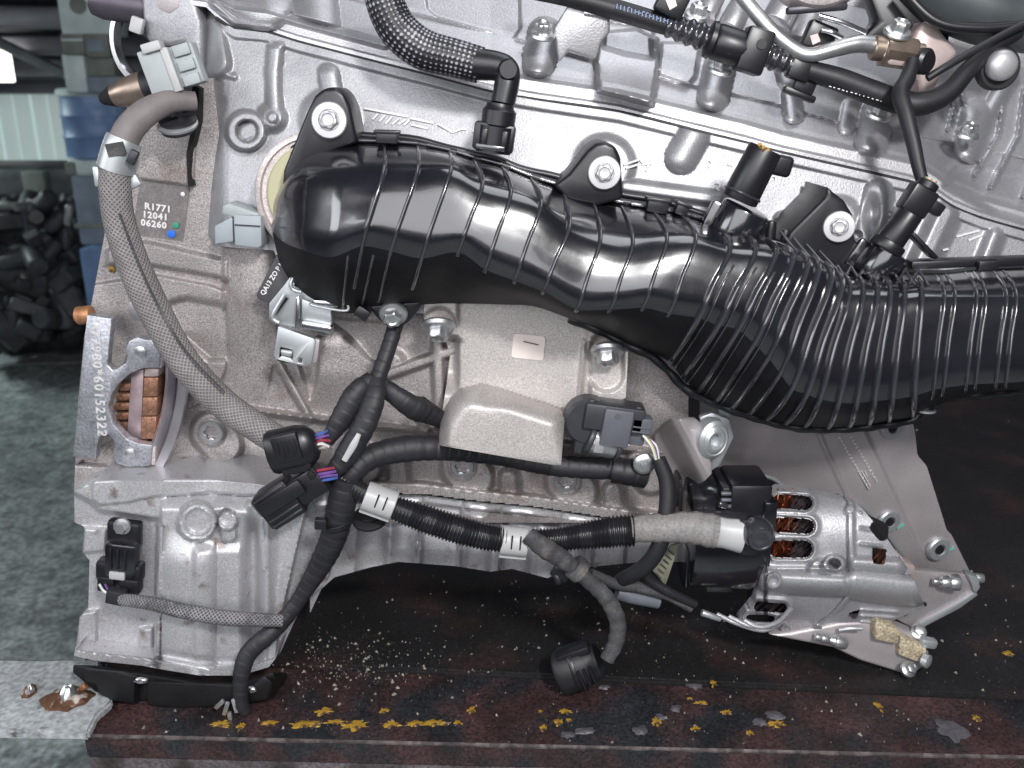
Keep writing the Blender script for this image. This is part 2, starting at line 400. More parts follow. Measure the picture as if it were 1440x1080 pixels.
# far wall of pale translucent corrugated sheets, roof with purlins
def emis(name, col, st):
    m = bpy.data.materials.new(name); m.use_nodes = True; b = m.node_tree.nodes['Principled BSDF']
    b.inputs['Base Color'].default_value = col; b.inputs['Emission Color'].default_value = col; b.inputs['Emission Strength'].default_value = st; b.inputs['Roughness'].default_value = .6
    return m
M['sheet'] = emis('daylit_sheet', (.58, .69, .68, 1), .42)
WY = 5.6
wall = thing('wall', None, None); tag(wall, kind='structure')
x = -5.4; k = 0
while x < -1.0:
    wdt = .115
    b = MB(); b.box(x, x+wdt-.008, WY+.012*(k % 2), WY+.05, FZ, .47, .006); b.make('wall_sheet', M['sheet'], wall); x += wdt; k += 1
M['post'] = mat('dark_post', (.10, .12, .12), .6)
for xx in (-2.93, -2.70):
    b = MB(); b.box(xx, xx+.05, WY-.06, WY-.005, FZ, .47, .006); b.make('wall_post', M['post'], wall)
M['roof'] = mat('dark_roof', (.09, .09, .11), .7, 0, var=.3, vscale=4)
M['purlin'] = mat('purlin_steel', (.30, .30, .34), .55, .1, var=.3, vscale=5)
roof = thing('roof', None, None); tag(roof, kind='structure')
V = [(-7, WY+.3, .46), (1, WY+.3, .46), (1, 1.3, 1.35), (-7, 1.3, 1.35)]
bm = bmesh.new(); a_ = [bm.verts.new(v) for v in V]; c_ = [bm.verts.new(Vector(v)+Vector((0, 0, .05))) for v in V]
bm.faces.new(a_); bm.faces.new(c_[::-1])
for i in range(4): bm.faces.new((a_[i], a_[(i+1) % 4], c_[(i+1) % 4], c_[i]))
bmesh.ops.recalc_face_normals(bm, faces=bm.faces[:]); obj('roof_sheet', bm, M['roof'], roof)
for i, yy in enumerate((2.3, 2.8, 3.3, 3.8, 4.3, 4.8, 5.3)):
    zz = .46+(WY+.3-yy)*.89/(WY-1.0)-.004
    b = MB(); b.box(-6.5, .6, yy, yy+.10, zz-.11, zz-.022, .01); b.make('purlin', M['purlin'], roof)
for i, xx in enumerate((-5, -4.2, -3.4, -2.6, -1.8)):
    b = MB(); b.cyl((xx, 5.5, .47-.03), (xx+.25, 2.2, 1.0), .03, n=8); b.make('rafter', M['purlin'], roof)
M['lit'] = emis('roof_window_glass', (1, 1, .95, 1), 3.0)
b = MB(); b.M = frame(-2, 88, 4.2); b.box(-25, 17, -26, 24, -6, 0, 2); win = b.make('window', M['lit']); tag(win, 'small bright window glowing under the dark warehouse roof', 'window')

# grey concrete/plate ledge at lower left
M['ledge'] = mat('painted_plate', (.33, .35, .36), .62, 0, var=.25, vscale=14, grain=.3, gscale=220, bump=.5, bscale=200, col2=(.10, .10, .10, 1), c2scale=60, c2lo=.62, c2hi=.7)
zl = .009
pl = thing('ledge_plate', 'pale grey painted plate with a rusty stud sticking out left of the dark bench', 'plate')
quad_slab('plate_sheet', [T(-60, 926, zl), T(60, 928, zl), T(140, 926, zl), T(158, 985, zl), T(150, 993, zl), T(137, 1003, zl), T(124, 1030, zl), T(60, 1029, zl), T(-60, 1027, zl)], .008, M['ledge'], pl, .002)
M['rustbits'] = mat('rust_stain', (.12, .055, .03), .7, .2, var=.5, vscale=120, bump=.8, bscale=180, col2=(.38, .34, .3, 1), c2scale=110, c2lo=.55, c2hi=.62)
def blob(name, px, py, z, rx, ry, h, m, parent, seed=0, n=16, jag=.22):
    """low weathered lump lying on a level surface"""
    c = T(px, py, z); kx = (T(px+1, py, z)-c).length; ky = (T(px, py-1, z)-c).length; rs = random.Random(seed)
    V = [c+Vector((0, 0, h))]; F = []
    for ri, rr in enumerate((.45, .8, 1.0)):
        for i in range(n):
            a = 2*math.pi*i/n; q = rr*(1+rs.uniform(-jag, jag))
            V.append(c+Vector((q*rx*kx*math.cos(a), q*ry*ky*math.sin(a), h*(1-rr**2)*(1+rs.uniform(-.4, .4)) + (.0 if ri < 2 else -.0006))))
    for i in range(n): F.append((0, 1+i, 1+(i+1) % n))
    for ri in range(2):
        for i in range(n): F.append((1+ri*n+i, 1+(ri+1)*n+i, 1+(ri+1)*n+(i+1) % n, 1+ri*n+(i+1) % n))
    return pydata(name, V, F, m, parent, 40)
blob('rust_patch', 94, 984, zl, 36, 16, .006, M['rustbits'], pl, 3)
blob('rust_patch', 42, 974, zl, 11, 8, .006, M['rustbits'], pl, 5)
blob('stud', 98, 976, zl+.005, 12, 9, .008, M['zinc'], pl, 8); blob('stud', 43, 971, zl+.004, 5, 4, .006, M['zinc'], pl, 9)
b = MB(frame(113, 968, T(113, 968, zl).y, 35)); b.cyl((-12, 0, 4), (14, 0, 4), 4.5, n=12, bev=1); b.make('stud', M['rust'], pl)

# the dark steel bench
M['bench'] = mat('oily_steel', (.0085, .008, .009), .6, .0, var=.4, vscale=18, grain=.4, gscale=350, bump=.5, bscale=260, col2=(.034, .015, .014, 1), c2scale=16, c2lo=.52, c2hi=.75)
M['benchred'] = mat('red_oxide_steel', (.042, .021, .021), .5, .0, var=.55, vscale=30, grain=.55, gscale=450, bump=.6, bscale=240, col2=(.014, .015, .018, 1), c2scale=24, c2lo=.42, c2hi=.60)
M['benchface'] = mat('bench_face', (.105, .088, .095), .6, .0, var=.3, vscale=20, grain=.4, gscale=400, bump=.4, bscale=300, col2=(.028, .022, .020, 1), c2scale=25, c2lo=.50, c2hi=.65)
bench = thing('steel_bench', 'dark oily steel bench top with red oxide front flange under the engine', 'bench')
EL = T(118, 1034); ER = T(1500, 1066); SL = T(118, 925); SR = T(1500, 987)
bk = Vector((-.30, 1.6, 0)); bk2 = Vector((1.4, 1.6, 0))
quad_slab('bench_top', [SL+Vector((0, 0, .004)), SR+Vector((0, 0, .004)), bk2+Vector((0, 0, .004)), bk+Vector((0, 0, .004))], .03, M['bench'], bench, .0015)
quad_slab('front_flange', [EL, ER, SR-Vector((0, .001, 0)), SL-Vector((0, .001, 0))], .02, M['benchred'], bench, .001)
dn = Vector((0, 0, -.24)); inn = Vector((0, .012, 0))
f = [EL+inn*.1+Vector((0,0,-.021)), ER+inn*.1+Vector((0,0,-.021)), ER+dn, EL+dn]
bm = bmesh.new(); a = [bm.verts.new(p) for p in f]; c = [bm.verts.new(p+Vector((0, .02, 0))) for p in f]
bm.faces.new(a); bm.faces.new(c[::-1])
for i in range(4): bm.faces.new((a[i], a[(i+1) % 4], c[(i+1) % 4], c[i]))
bmesh.ops.recalc_face_normals(bm, faces=bm.faces[:]); obj('bench_face', bm, M['benchface'], bench)
# pale worn lip of the front edge, welds, yellow paint
M['lip'] = mat('worn_edge', (.11, .09, .088), .6, .2, var=.5, vscale=140, col2=(.05, .04, .04, 1), c2scale=90, c2lo=.45, c2hi=.55)
rs = random.Random(4); V = []; F = []
for i in range(90):
    p = EL.lerp(ER, i/89); q = .0004+.0007*rs.random()
    V += [p+Vector((0, .001, .0006)), p+Vector((0, -q, -.0004)), p+Vector((0, -q, -.0012-.001*rs.random())), p+Vector((0, .001, -.0024))]
for i in range(89):
    for j in range(4): F.append((4*i+j, 4*i+4+j, 4*i+4+(j+1) % 4, 4*i+(j+1) % 4))
pydata('edge_lip', V, F, M['lip'], bench, 30)
for i, (px, py, rx, ry) in enumerate(((312, 1018, 13, 5), (338, 1021, 5, 5), (378, 1016, 10, 4), (430, 1018, 22, 5), (470, 1015, 12, 4), (500, 1019, 17, 8), (551, 1018, 13, 5), (585, 1017, 14, 4), (612, 1016, 18, 5), (455, 1000, 12, 5), (540, 999, 7, 4), (663, 998, 8, 6), (644, 1016, 7, 5), (795, 1000, 12, 5), (785, 1015, 8, 6), (764, 1023, 6, 6), (923, 1014, 9, 8), (978, 1024, 8, 5), (985, 988, 12, 3), (1003, 960, 6, 6), (1022, 1001, 10, 5), (1055, 1030, 7, 5), (1092, 1017, 16, 6), (1236, 993, 6, 8), (1374, 1010, 8, 6), (1418, 918, 9, 4), (970, 982, 5, 3), (760, 1000, 4, 3), (800, 1012, 6, 3))):
    z = 0.0005 if py > 925+(px-118)*.045+2 else .0045
    blob('paint_mark', px, py, z, rx*(1 if px < 640 else .7), ry*(.9 if px < 640 else .75), .0003, M['yellow'], bench, 20+i, 22, .6)
M['weld'] = mat('weld_bead', (.12, .115, .13), .55, .4, var=.3, vscale=200, bump=.6, bscale=300)
for i, (px, py, rx, ry) in enumerate(((797, 1033, 10, 5), (822, 1027, 16, 5), (975, 962, 14, 7), (1338, 1026, 20, 16), (1070, 1015, 10, 6), (900, 1027, 10, 7), (950, 995, 8, 5), (1090, 1005, 14, 6), (850, 966, 8, 3), (930, 1008, 8, 5))):
    blob('weld_spot', px, py, .0004, rx, ry, .0009, M['weld'], bench, 60+i, 16, .4)
# grit lying on the bench
M['grit'] = mat('grit', (.22, .205, .18), .7, 0, var=.8, vscale=90)
bm = bmesh.new(); rs = random.Random(11)
for i in range(1900):
    px = rs.uniform(130, 1440); py = rs.uniform(800, 1045) if rs.random() < .75 else rs.uniform(560, 1000)
    if rs.random() < .3: px = rs.gauss(500, 75); py = rs.gauss(930, 24)
    elif rs.random() < .2: px = rs.gauss(880, 130); py = rs.gauss(860, 50)
    edge = 1034+(px-118)*.023; seam = 925+(px-118)*.045
    if py > edge-4: continue
    c = T(px, py, .0048 if py < seam-2 else .0010)
    if c.y > 1.5: continue
    s = .0006*(.2+rs.random()**6*1.9); q = Matrix.Rotation(rs.uniform(0, 6.3), 4, 'Z')
    v = [bm.verts.new(c+q @ Vector((s*rs.uniform(.6, 1.8)*x, s*rs.uniform(.5, 1)*y, z))) for x, y, z in ((-1, -1, -.001), (1, -1, -.001), (1, 1, -.001), (-1, 1, -.001), (0, 0, s*.9))]
    for f in ((0, 1, 4), (1, 2, 4), (2, 3, 4), (3, 0, 4)): bm.faces.new([v[j] for j in f])
gr = obj('grit', bm, M['grit'], None, None); tag(gr, 'pale grit and metal chips scattered over the dark bench', 'grit', kind='stuff')

# ---------------------------------------------------------------- far things at the left
def fbox(name, px0, py0, px1, py1, Y, depth, m, label, cat, bev=4, group=None):
    F = frame((px0+px1)/2, (py0+py1)/2, Y); b = MB(F); wx, hy = (px1-px0)/2, (py1-py0)/2
    b.box(-wx, wx, -hy, hy, -depth/ S(px0, py0, Y), 0, bev); return b, F
M['fwhite'] = mat('chalky_white', (.62, .72, .72), .6, 0, var=.2, vscale=12)
M['fblue'] = mat('blue_drum', (.17, .27, .48), .45, 0, var=.3, vscale=10, col2=(.42, .52, .64, 1), c2scale=9, c2lo=.58, c2hi=.75)
M['fgrey'] = mat('grey_carton', (.20, .22, .20), .7, 0, var=.3, vscale=14)
M['fbluegrey'] = mat('bluegrey_crate', (.22, .27, .33), .6, 0, var=.3, vscale=14)
YB = 2.35
t = thing('storage_box', 'white storage box with a round mark, topmost of the far stack', 'box')
F_ = frame(118, 20, YB); b = MB(F_); b.box(-36, 36, -27, 45, -60, 0, 4); b.make('box_body', M['fwhite'], t)
b = MB(F_); b.lathe([(12, .5), (12, 1.5)], 20, Matrix.Translation((-6, 12, 0))); b.make('round_mark', M['fgrey'], t)
t = thing('carton', 'grey carton on the left, below the white storage box', 'carton', 'cartons in the far stack')
b = MB(frame(102, 62, YB)); b.box(-16, 16, -14, 14, -50, 0, 2); b.make('carton_body', M['fgrey'], t); b = MB(frame(102, 62, YB)); b.box(-15, 15, 4, 7, -2, 1, .5); b.make('carton_tape', M['fwhite'], t)
t = thing('carton', 'grey carton with a pale flap on the right, below the white storage box', 'carton', 'cartons in the far stack')
b = MB(frame(136, 65, YB)); b.box(-17, 17, -15, 17, -50, 0, 2); b.make('carton_body', M['fgrey'], t); b = MB(frame(136, 65, YB)); b.box(-13, 10, -7, 8, -2, 1, .5); b.make('carton_flap', M['fbluegrey'], t)
b = MB(frame(104, 102, YB+.02)); b.box(-15, 16, -27, 24, -50, 0, 3); o = b.make('canister', M['fwhite']); tag(o, 'pale canister standing on the blue drum in the far stack', 'canister')
b = MB(frame(138, 92, YB+.02)); b.box(-17, 22, -15, 11, -50, 0, 3); o = b.make('crate', M['fgrey']); tag(o, 'small grey crate beside the pale canister', 'crate')
b = MB(frame(148, 118, YB+.02)); b.box(-27, 40, -12, 10, -50, 0, 3); o = b.make('crate', M['fbluegrey']); tag(o, 'low bluish crate directly above the blue drum', 'crate')
t = thing('drum', 'blue plastic drum with a pale lid in the far stack', 'drum')
b = MB(frame(140, 178, YB+.2)); b.lathe([(44, -43), (47, -40), (47, -16), (49, -13), (47, -10), (47, 12), (49, 15), (47, 18), (46, 40)], 28, Matrix.Rotation(R(-90), 4, 'X') @ Matrix.Diagonal((1, 1, 1, 1))); b.make('drum_body', M['fblue'], t)
b = MB(frame(140, 178, YB+.2)); b.lathe([(46, 40), (50, 41), (50, 49), (46, 51)], 28, Matrix.Rotation(R(-90), 4, 'X')); b.make('drum_lid', M['fwhite'], t)
t = thing('sack', 'lumpy off white sack squeezed under the blue drum', 'sack')
b = MB(frame(132, 234, YB+.1)); b.box(-40, 40, -14, 14, -60, 0, 9, seg=3); b.make('sack_body', M['fwhite'], t); b = MB(frame(100, 236, YB+.09)); b.box(-9, 5, -10, 8, -6, 2, 3); b.make('sack_tie', M['fgrey'], t)
t = thing('crate', 'tall blue grey crate at the foot of the far stack', 'crate')
b = MB(frame(138, 300, YB+.12)); b.box(-32, 40, -45, 52, -70, 0, 4); b.make('crate_body', M['fbluegrey'], t); b = MB(frame(138, 318, YB+.12)); b.box(-33, 40, -3, 3, -20, 2, 1); b.make('crate_rim', M['fgrey'], t)
b = MB(frame(138, 395, YB+.05)); b.box(-22, 40, -60, 46, -60, 0, 5); o = b.make('container', M['fblue']); tag(o, 'blue container low behind the engine, under the stack', 'container')
# pile of dark scrapped parts
M['scrap'] = mat('dark_scrap', (.06, .063, .07), .5, .2, var=.6, vscale=14)
M['scraplight'] = mat('grey_scrap', (.32, .32, .32), .45, .5, var=.5, vscale=14)
def scrap(name, n, m, seed, smin, smax, cx=(-30, 112), cy=(285, 480)):
    rs = random.Random(seed); bb = MB()
    for i in range(n):
        px = rs.uniform(*cx); py = rs.uniform(*cy); py = max(py, 268+25*abs(math.sin(px*.06))); Yd = 2.75+rs.uniform(-.1, .35)
        c = P(px, py, Yd); q = Matrix.Translation(c) @ Matrix.Rotation(rs.uniform(0, 6), 4, (rs.uniform(-1, 1), rs.uniform(-1, 1), rs.uniform(-1, 1))); s = rs.uniform(smin, smax)
        if rs.random() < .5: bb.box(-s, s, -s*.6, s*.6, -s*.4, s*.4, s*.1, q, 1)
        else: bb.lathe([(s*.35, -s), (s*.4, -s*.9), (s*.4, s*.8), (s*.3, s)], 10, q)
    o = bb.make(name, m); return tag(o, None, None, None, 'stuff')
b = MB(); b.box(-2.9, -1.62, 3.1, 3.5, FZ, .18, .05); o = b.make('scrap_heap', M['scrap']); tag(o, 'heaped core of the dark scrap pile', 'scrap', None, 'stuff')
o = scrap('scrap_part', 230, M['scrap'], 5, .03, .10); tag(o, 'dark scrapped engine parts piled up at the far left', 'scrap')
o = scrap('light_scrap_part', 60, M['scraplight'], 6, .012, .045, cy=(265, 420)); tag(o, 'scattered grey bits in the dark scrap pile', 'scrap')
b = MB(frame(50, 268, 2.9)); b.box(-18, 14, -20, 26, -20, 0, 3); o = b.make('pump_body', M['fgrey']); tag(o, 'grey blocky casting on top of the scrap pile', 'casting')
t = thing('rod', 'brown handled silver rod lying at the foot of the scrap pile', 'tool')
yy = T(50, 466, FZ).y-.3
b = MB(frame(15, 462, yy)); b.cyl((-25, 0, 0), (17, -1, 0), 9, 7, bev=2); b.make('handle', M['rust'], t)
b = MB(frame(62, 465, yy)); b.cyl((-30, 4, 0), (30, -6, 0), 4, 3.6, bev=1); b.make('shaft', M['zinc'], t)
# ---------------------------------------------------------------- the engine's own castings
engine = thing('car_engine', 'bare aluminium car engine lying on the dark bench, its castings bolted together', 'engine')
GK = [(262, 8), (290, 12), (304, 26), (330, 41), (375, 46), (420, 60), (520, 86), (600, 106), (690, 130), (760, 142), (870, 158), (1000, 190), (1050, 202), (1100, 216), (1280, 257), (1304, 268), (1340, 292), (1380, 308), (1440, 325), (1500, 338)]
UL = [(262, -60), (585, 22), (735, 60), (860, 96), (930, 115), (1020, 133), (1085, 148), (1195, 180), (1330, 203), (1500, 240)]
gx, gy = np.array(GK, float).T; ux, uy = np.array(UL, float).T
G = lambda X: np.interp(X, gx, gy)
U = lambda X: np.interp(X, ux, uy)
def HY(y): return .048 + (250-y)*.00012          # plane of the cylinder head's side

# cylinder head
def yhead(X, Y):
    d = Y-G(X); h = .0030*sst((15-d)/4)*sst((d+3)/3)          # joint flange under the cover
    h = np.maximum(h, up(np.abs(d-3)-1.0, .0035, 2)*0)
    b = HY(Y)
    b = b+.022*sst((322-X)/46)+.02*sst((300-X)/30)            # end turns away
    h += -.010*np.exp(-((X-352)/15)**2)*sst((Y-55)/12)*sst((160-Y)/20)      # hollow column
    h += round_ridge(X, Y, [(388, 62), (384, 100), (386, 150)], 13, .008)*sst((Y-58)/10)
    h = np.maximum(h, disc(X, Y, 346, 184, 28, .013, 6)); h -= disc(X, Y, 347, 184, 15, .010, 4)
    h = np.maximum(h, disc(X, Y, 383, 165, 18, .008, 14)); h = np.maximum(h, disc(X, Y, 383, 165, 9, .011, 6))
    h = np.maximum(h, up(cap(X, Y, 346, 186, 383, 166)-14, .006, 12))
    h = np.maximum(h, up(cap(X, Y, 290, 45, 300, 88)-22, .009, 14))
    h = np.maximum(h, ridge(X, Y, [(275, 96), (330, 108)], 3, .003, 8))
    h += -.006*np.exp(-((X-440)/40)**2-((Y-130)/22)**2)
    h = np.maximum(h, round_ridge(X, Y, [(462, 105), (468, 140)], 16, .006))
    for cx, cy in ((464, 168), (850, 232), (1176, 318)):       # pads behind the manifold ears
        h = np.maximum(h, disc(X, Y, cx, cy, 40, .004, 16))
    h = np.maximum(h, round_ridge(X, Y, [(976, 190), (958, 222)], 23, .011))
    h = np.maximum(h, ridge(X, Y, [(880, 262), (1010, 280)], 9, .006, 10))
    h = np.maximum(h, ridge(X, Y, [(1100, 310), (1130, 302)], 10, .006, 10))
    h = np.maximum(h, round_ridge(X, Y, [(1236, 272), (1222, 330)], 22, .010))
    h = np.maximum(h, round_ridge(X, Y, [(1262, 300), (1245, 350)], 10, .008))
    h -= disc(X, Y, 1206, 331, 6, .008, 4)
    h += -.010*np.exp(-((X-1225)/12)**2-((Y-300)/24)**2)
    h = np.maximum(h, ridge(X, Y, [(1330, 300), (1295, 375)], 16, .009, 20))
    h = np.maximum(h, ridge(X, Y, [(1400, 330), (1380, 380)], 10, .007, 16))
    h = np.maximum(h, disc(X, Y, 1300, 280, 14, .006, 8))
    return b-h
head = relief('cylinder_head', [(x, y) for x, y in GK], [(262, 205), (268, 262), (300, 346), (385, 352), (400, 390), (470, 430), (1500, 520)], 2, yhead, M['head'], engine, .05)
# bright sealant joint standing a little proud
tube('head_gasket', [(x, y-1, HY(y)-.0015) for x, y in GK[2:]], 2.6, M['rubber'], engine, n=8, sub=6)

# valve cover, leaning back above the joint
def ycover(X, Y):
    d = G(X)-Y; dl = G(X)-U(X)
    b = HY(G(X))-.002+np.interp(d, [-20, 0, 9, 11, 27, 33, 40, 70, 90, 140, 230], [-.001, 0, .0005, .004, .006, .016, .019, .040, .052, .075, .125])
    b += .006*sst((X-1060)/300)
    h = up(np.abs(d-dl)-1.4, -.004, 1.5)                       # thin parting line of the upper lid
    h += .004*sst((d-dl-2)/3)
    # upper lid: bosses and pockets between the spark plug wells
    for ax, ay, bx, by, r, hh in ((440, -20, 446, 38, 33, .016), (640, -30, 640, 22, 34, .0), (1098, 60, 1110, 110, 20, .010)):
        if hh: h = np.maximum(h, round_ridge(X, Y, [(ax, ay), (bx, by)], r, hh)*sst((d-30)/10))
    pk = poly(X, Y, [(596, -40), (603, 12), (615, 22), (722, 52), (730, 40), (728, -40)]); h -= up(pk, .014, 6)
    pk = poly(X, Y, [(930, 60), (926, 104), (970, 118), (978, 108), (986, 60)]); h += up(pk, .007, 6)
    h = np.maximum(h, up(poly(X, Y, [(842, 44), (838, 84), (842, 128), (916, 148), (922, 120), (926, 92), (924, 54), (896, 40)]), .028, 8))
    h -= up(poly(X, Y, [(850, 30), (848, 66), (880, 76), (918, 82), (916, 40)]), .012, 10)
    h -= up(poly(X, Y, [(936, 146), (946, 168), (962, 176), (980, 174), (984, 158), (976, 152)]), .010, 5)
    for cx, cy, r in ((758, 92, 24), (1003, 140, 23), (1226, 205, 24), (1366, 210, 26)):
        h = np.maximum(h, round_ridge(X, Y, [(cx+9, cy-46), (cx, cy-6)], r, .020)*sst((d-24)/8))
    h = np.maximum(h, round_ridge(X, Y, [(1112, 135), (1116, 160)], 15, .012))
    h = np.maximum(h, round_ridge(X, Y, [(1195, 150), (1190, 178)], 13, .008))
    for k, (ax, ay, bx, by, cx, cy) in enumerate(((1440, 125, 1432, 190, 1394, 262), (1412, 140, 1404, 190, 1372, 245), (1350, 120, 1358, 150, 1350, 190), (1336, 122, 1342, 150, 1334, 182), (1470, 140, 1462, 215, 1440, 275))):
        h = np.maximum(h, ridge(X, Y, [(ax, ay), (bx, by), (cx, cy)], 3, .011, 5))
    h = np.maximum(h, round_ridge(X, Y, [(1420, 110), (1376, 185)], 14, .014))
    h = np.maximum(h, ridge(X, Y, [(300, 5), (330, 30), (372, 38), (380, 20)], 4, .007, 8))
    h = np.maximum(h, round_ridge(X, Y, [(345, -12), (372, 5)], 40, .012))
    h = np.maximum(h, ridge(X, Y, [(386, 20), (430, 32), (540, 62)], 5, .006, 10))
    h -= up(poly(X, Y, [(1330, 262), (1345, 236), (1470, 250), (1470, 320), (1400, 300)]), .006, 14)
    return b-h
cover = relief('valve_cover', [(262, -30), (1500, -30)], [(x, y-2) for x, y in GK], 2, ycover, M['cover'], engine, .05)

# engine block
def BYl(y): return np.interp(y, [100, 400, 700], [.062, .056, .046])
FLN = [(96, 668), (200, 672), (290, 672), (385, 680), (440, 690), (600, 695), (660, 703), (750, 712), (870, 730), (970, 740)]
fx, fy = np.array(FLN, float).T
FL = lambda X: np.interp(X, fx, fy)
def yblock(X, Y):
    b = BYl(Y); h = 0*X
    h += up(poly(X, Y, [(150, 100), (280, 120), (272, 262), (150, 246)]), .004, 4)
    h = np.maximum(h, up(poly(X, Y, [(150, 352), (205, 340), (320, 366), (320, 392), (214, 374), (150, 372)]), .006, 8))
    h = np.maximum(h, up(poly(X, Y, [(120, 402), (216, 386), (300, 402), (316, 410), (317, 432), (318, 520), (300, 560), (110, 640)]), .005, 4))
    h -= up(pline(X, Y, [(214, 379), (318, 398)])-3, .006, 4)
    h -= up(poly(X, Y, [(244, 430), (262, 426), (318, 436), (320, 500), (296, 500), (262, 470)]), .014, 26)*sst((322-X)/6)
    # pillar below the head
    h += .016*np.sqrt(np.clip(1-((X-352)/40)**2, 0, 1))*sst((520-Y)/120)*sst((Y-300)/30)
    h += .012*np.exp(-((X-455)/62)**2)*sst((Y-430)/60)*sst((580-Y)/60)
    # ribbed centre wall: deep hollows framed by diagonal webs
    h -= up(poly(X, Y, [(384, 516), (398, 512), (432, 574), (430, 588), (384, 578), (376, 560)]), .006, 5)
    h = np.maximum(h, ridge(X, Y, [(392, 510), (436, 588)], 5, .012, 5))
    h -= up(poly(X, Y, [(420, 510), (448, 500), (446, 540), (436, 560)]), .008, 8)
    h -= up(poly(X, Y, [(560, 534), (616, 506), (620, 560), (600, 600), (560, 560)]), .008, 8)
    h = np.maximum(h, ridge(X, Y, [(540, 528), (640, 492)], 7, .012, 6))
    h = np.maximum(h, ridge(X, Y, [(615, 480), (618, 580)], 8, .012, 8))
    h = np.maximum(h, ridge(X, Y, [(575, 560), (600, 604)], 5, .010, 6))
    h -= up(poly(X, Y, [(470, 452), (610, 470), (600, 486), (545, 512), (520, 500)]), .010, 20)
    h = np.maximum(h, disc(X, Y, 553, 510, 16, .006, 16))
    h = np.maximum(h, round_ridge(X, Y, [(905, 480), (940, 560)], 60, .012))
    # horizontal shelf, then the shaded bay above the lower flange
    sh = np.interp(X, [96, 300, 380, 520, 640, 970], [560, 566, 580, 598, 610, 640])
    h += .012*sst((Y-sh+6)/6)*sst((sh+7-Y)/6)*sst((X-330)/40)
    bay = np.interp(X, [96, 230, 300, 450, 600, 970], [636, 640, 636, 640, 660, 690])
    h -= .012*sst((Y-bay)/10)*sst((FL(X)-17-Y)/9)*sst((X-235)/20)
    for cx, cy, r in ((298, 608, 29), (650, 656, 30), (797, 676, 30), (497, 640, 26), (902, 655, 24)):
        h = np.maximum(h, up(cap(X, Y, cx, cy, cx+14, cy+16)-r, .010, 9)); h = np.maximum(h, disc(X, Y, cx, cy, r*.72, .012, 4))
    h = np.maximum(h, .014*sst((Y-(FL(X)-19))/6))
    for cx in (560, 715, 862): h = np.maximum(h, ridge(X, Y, [(cx, 655+.12*(cx-560)), (cx+4, 690+.12*(cx-560))], 14, .006, 14))
    # main bearing end: shaded mouth and rear edge
    h -= up(np.hypot((X-212)/44, (Y-566)/78)*60-60, .030, 6)
    h = np.maximum(h, ridge(X, Y, [(100, 700), (170, 650), (196, 664)], 4, .002, 6)*0)
    h += .020*sst((X-236)/6)*sst((262-X)/4)*sst((Y-520)/20)*sst((660-Y)/16)*0
    h += -.004*np.exp(-((X-345)/50)**2-((Y-610)/16)**2)
    return b-h
block = relief('engine_block', [(110, 190), (160, 176), (230, 161), (330, 147), (430, 128), (470, 119), (560, 110), (690, 104), (735, 104)], [(110, 300), (300, 320), (346, 968), (735, 968)], 2, yblock, M['block'], engine, .04, vertical=True,
    hole=lambda X, Y: (Y > FL(X)+1) & (X > 232))
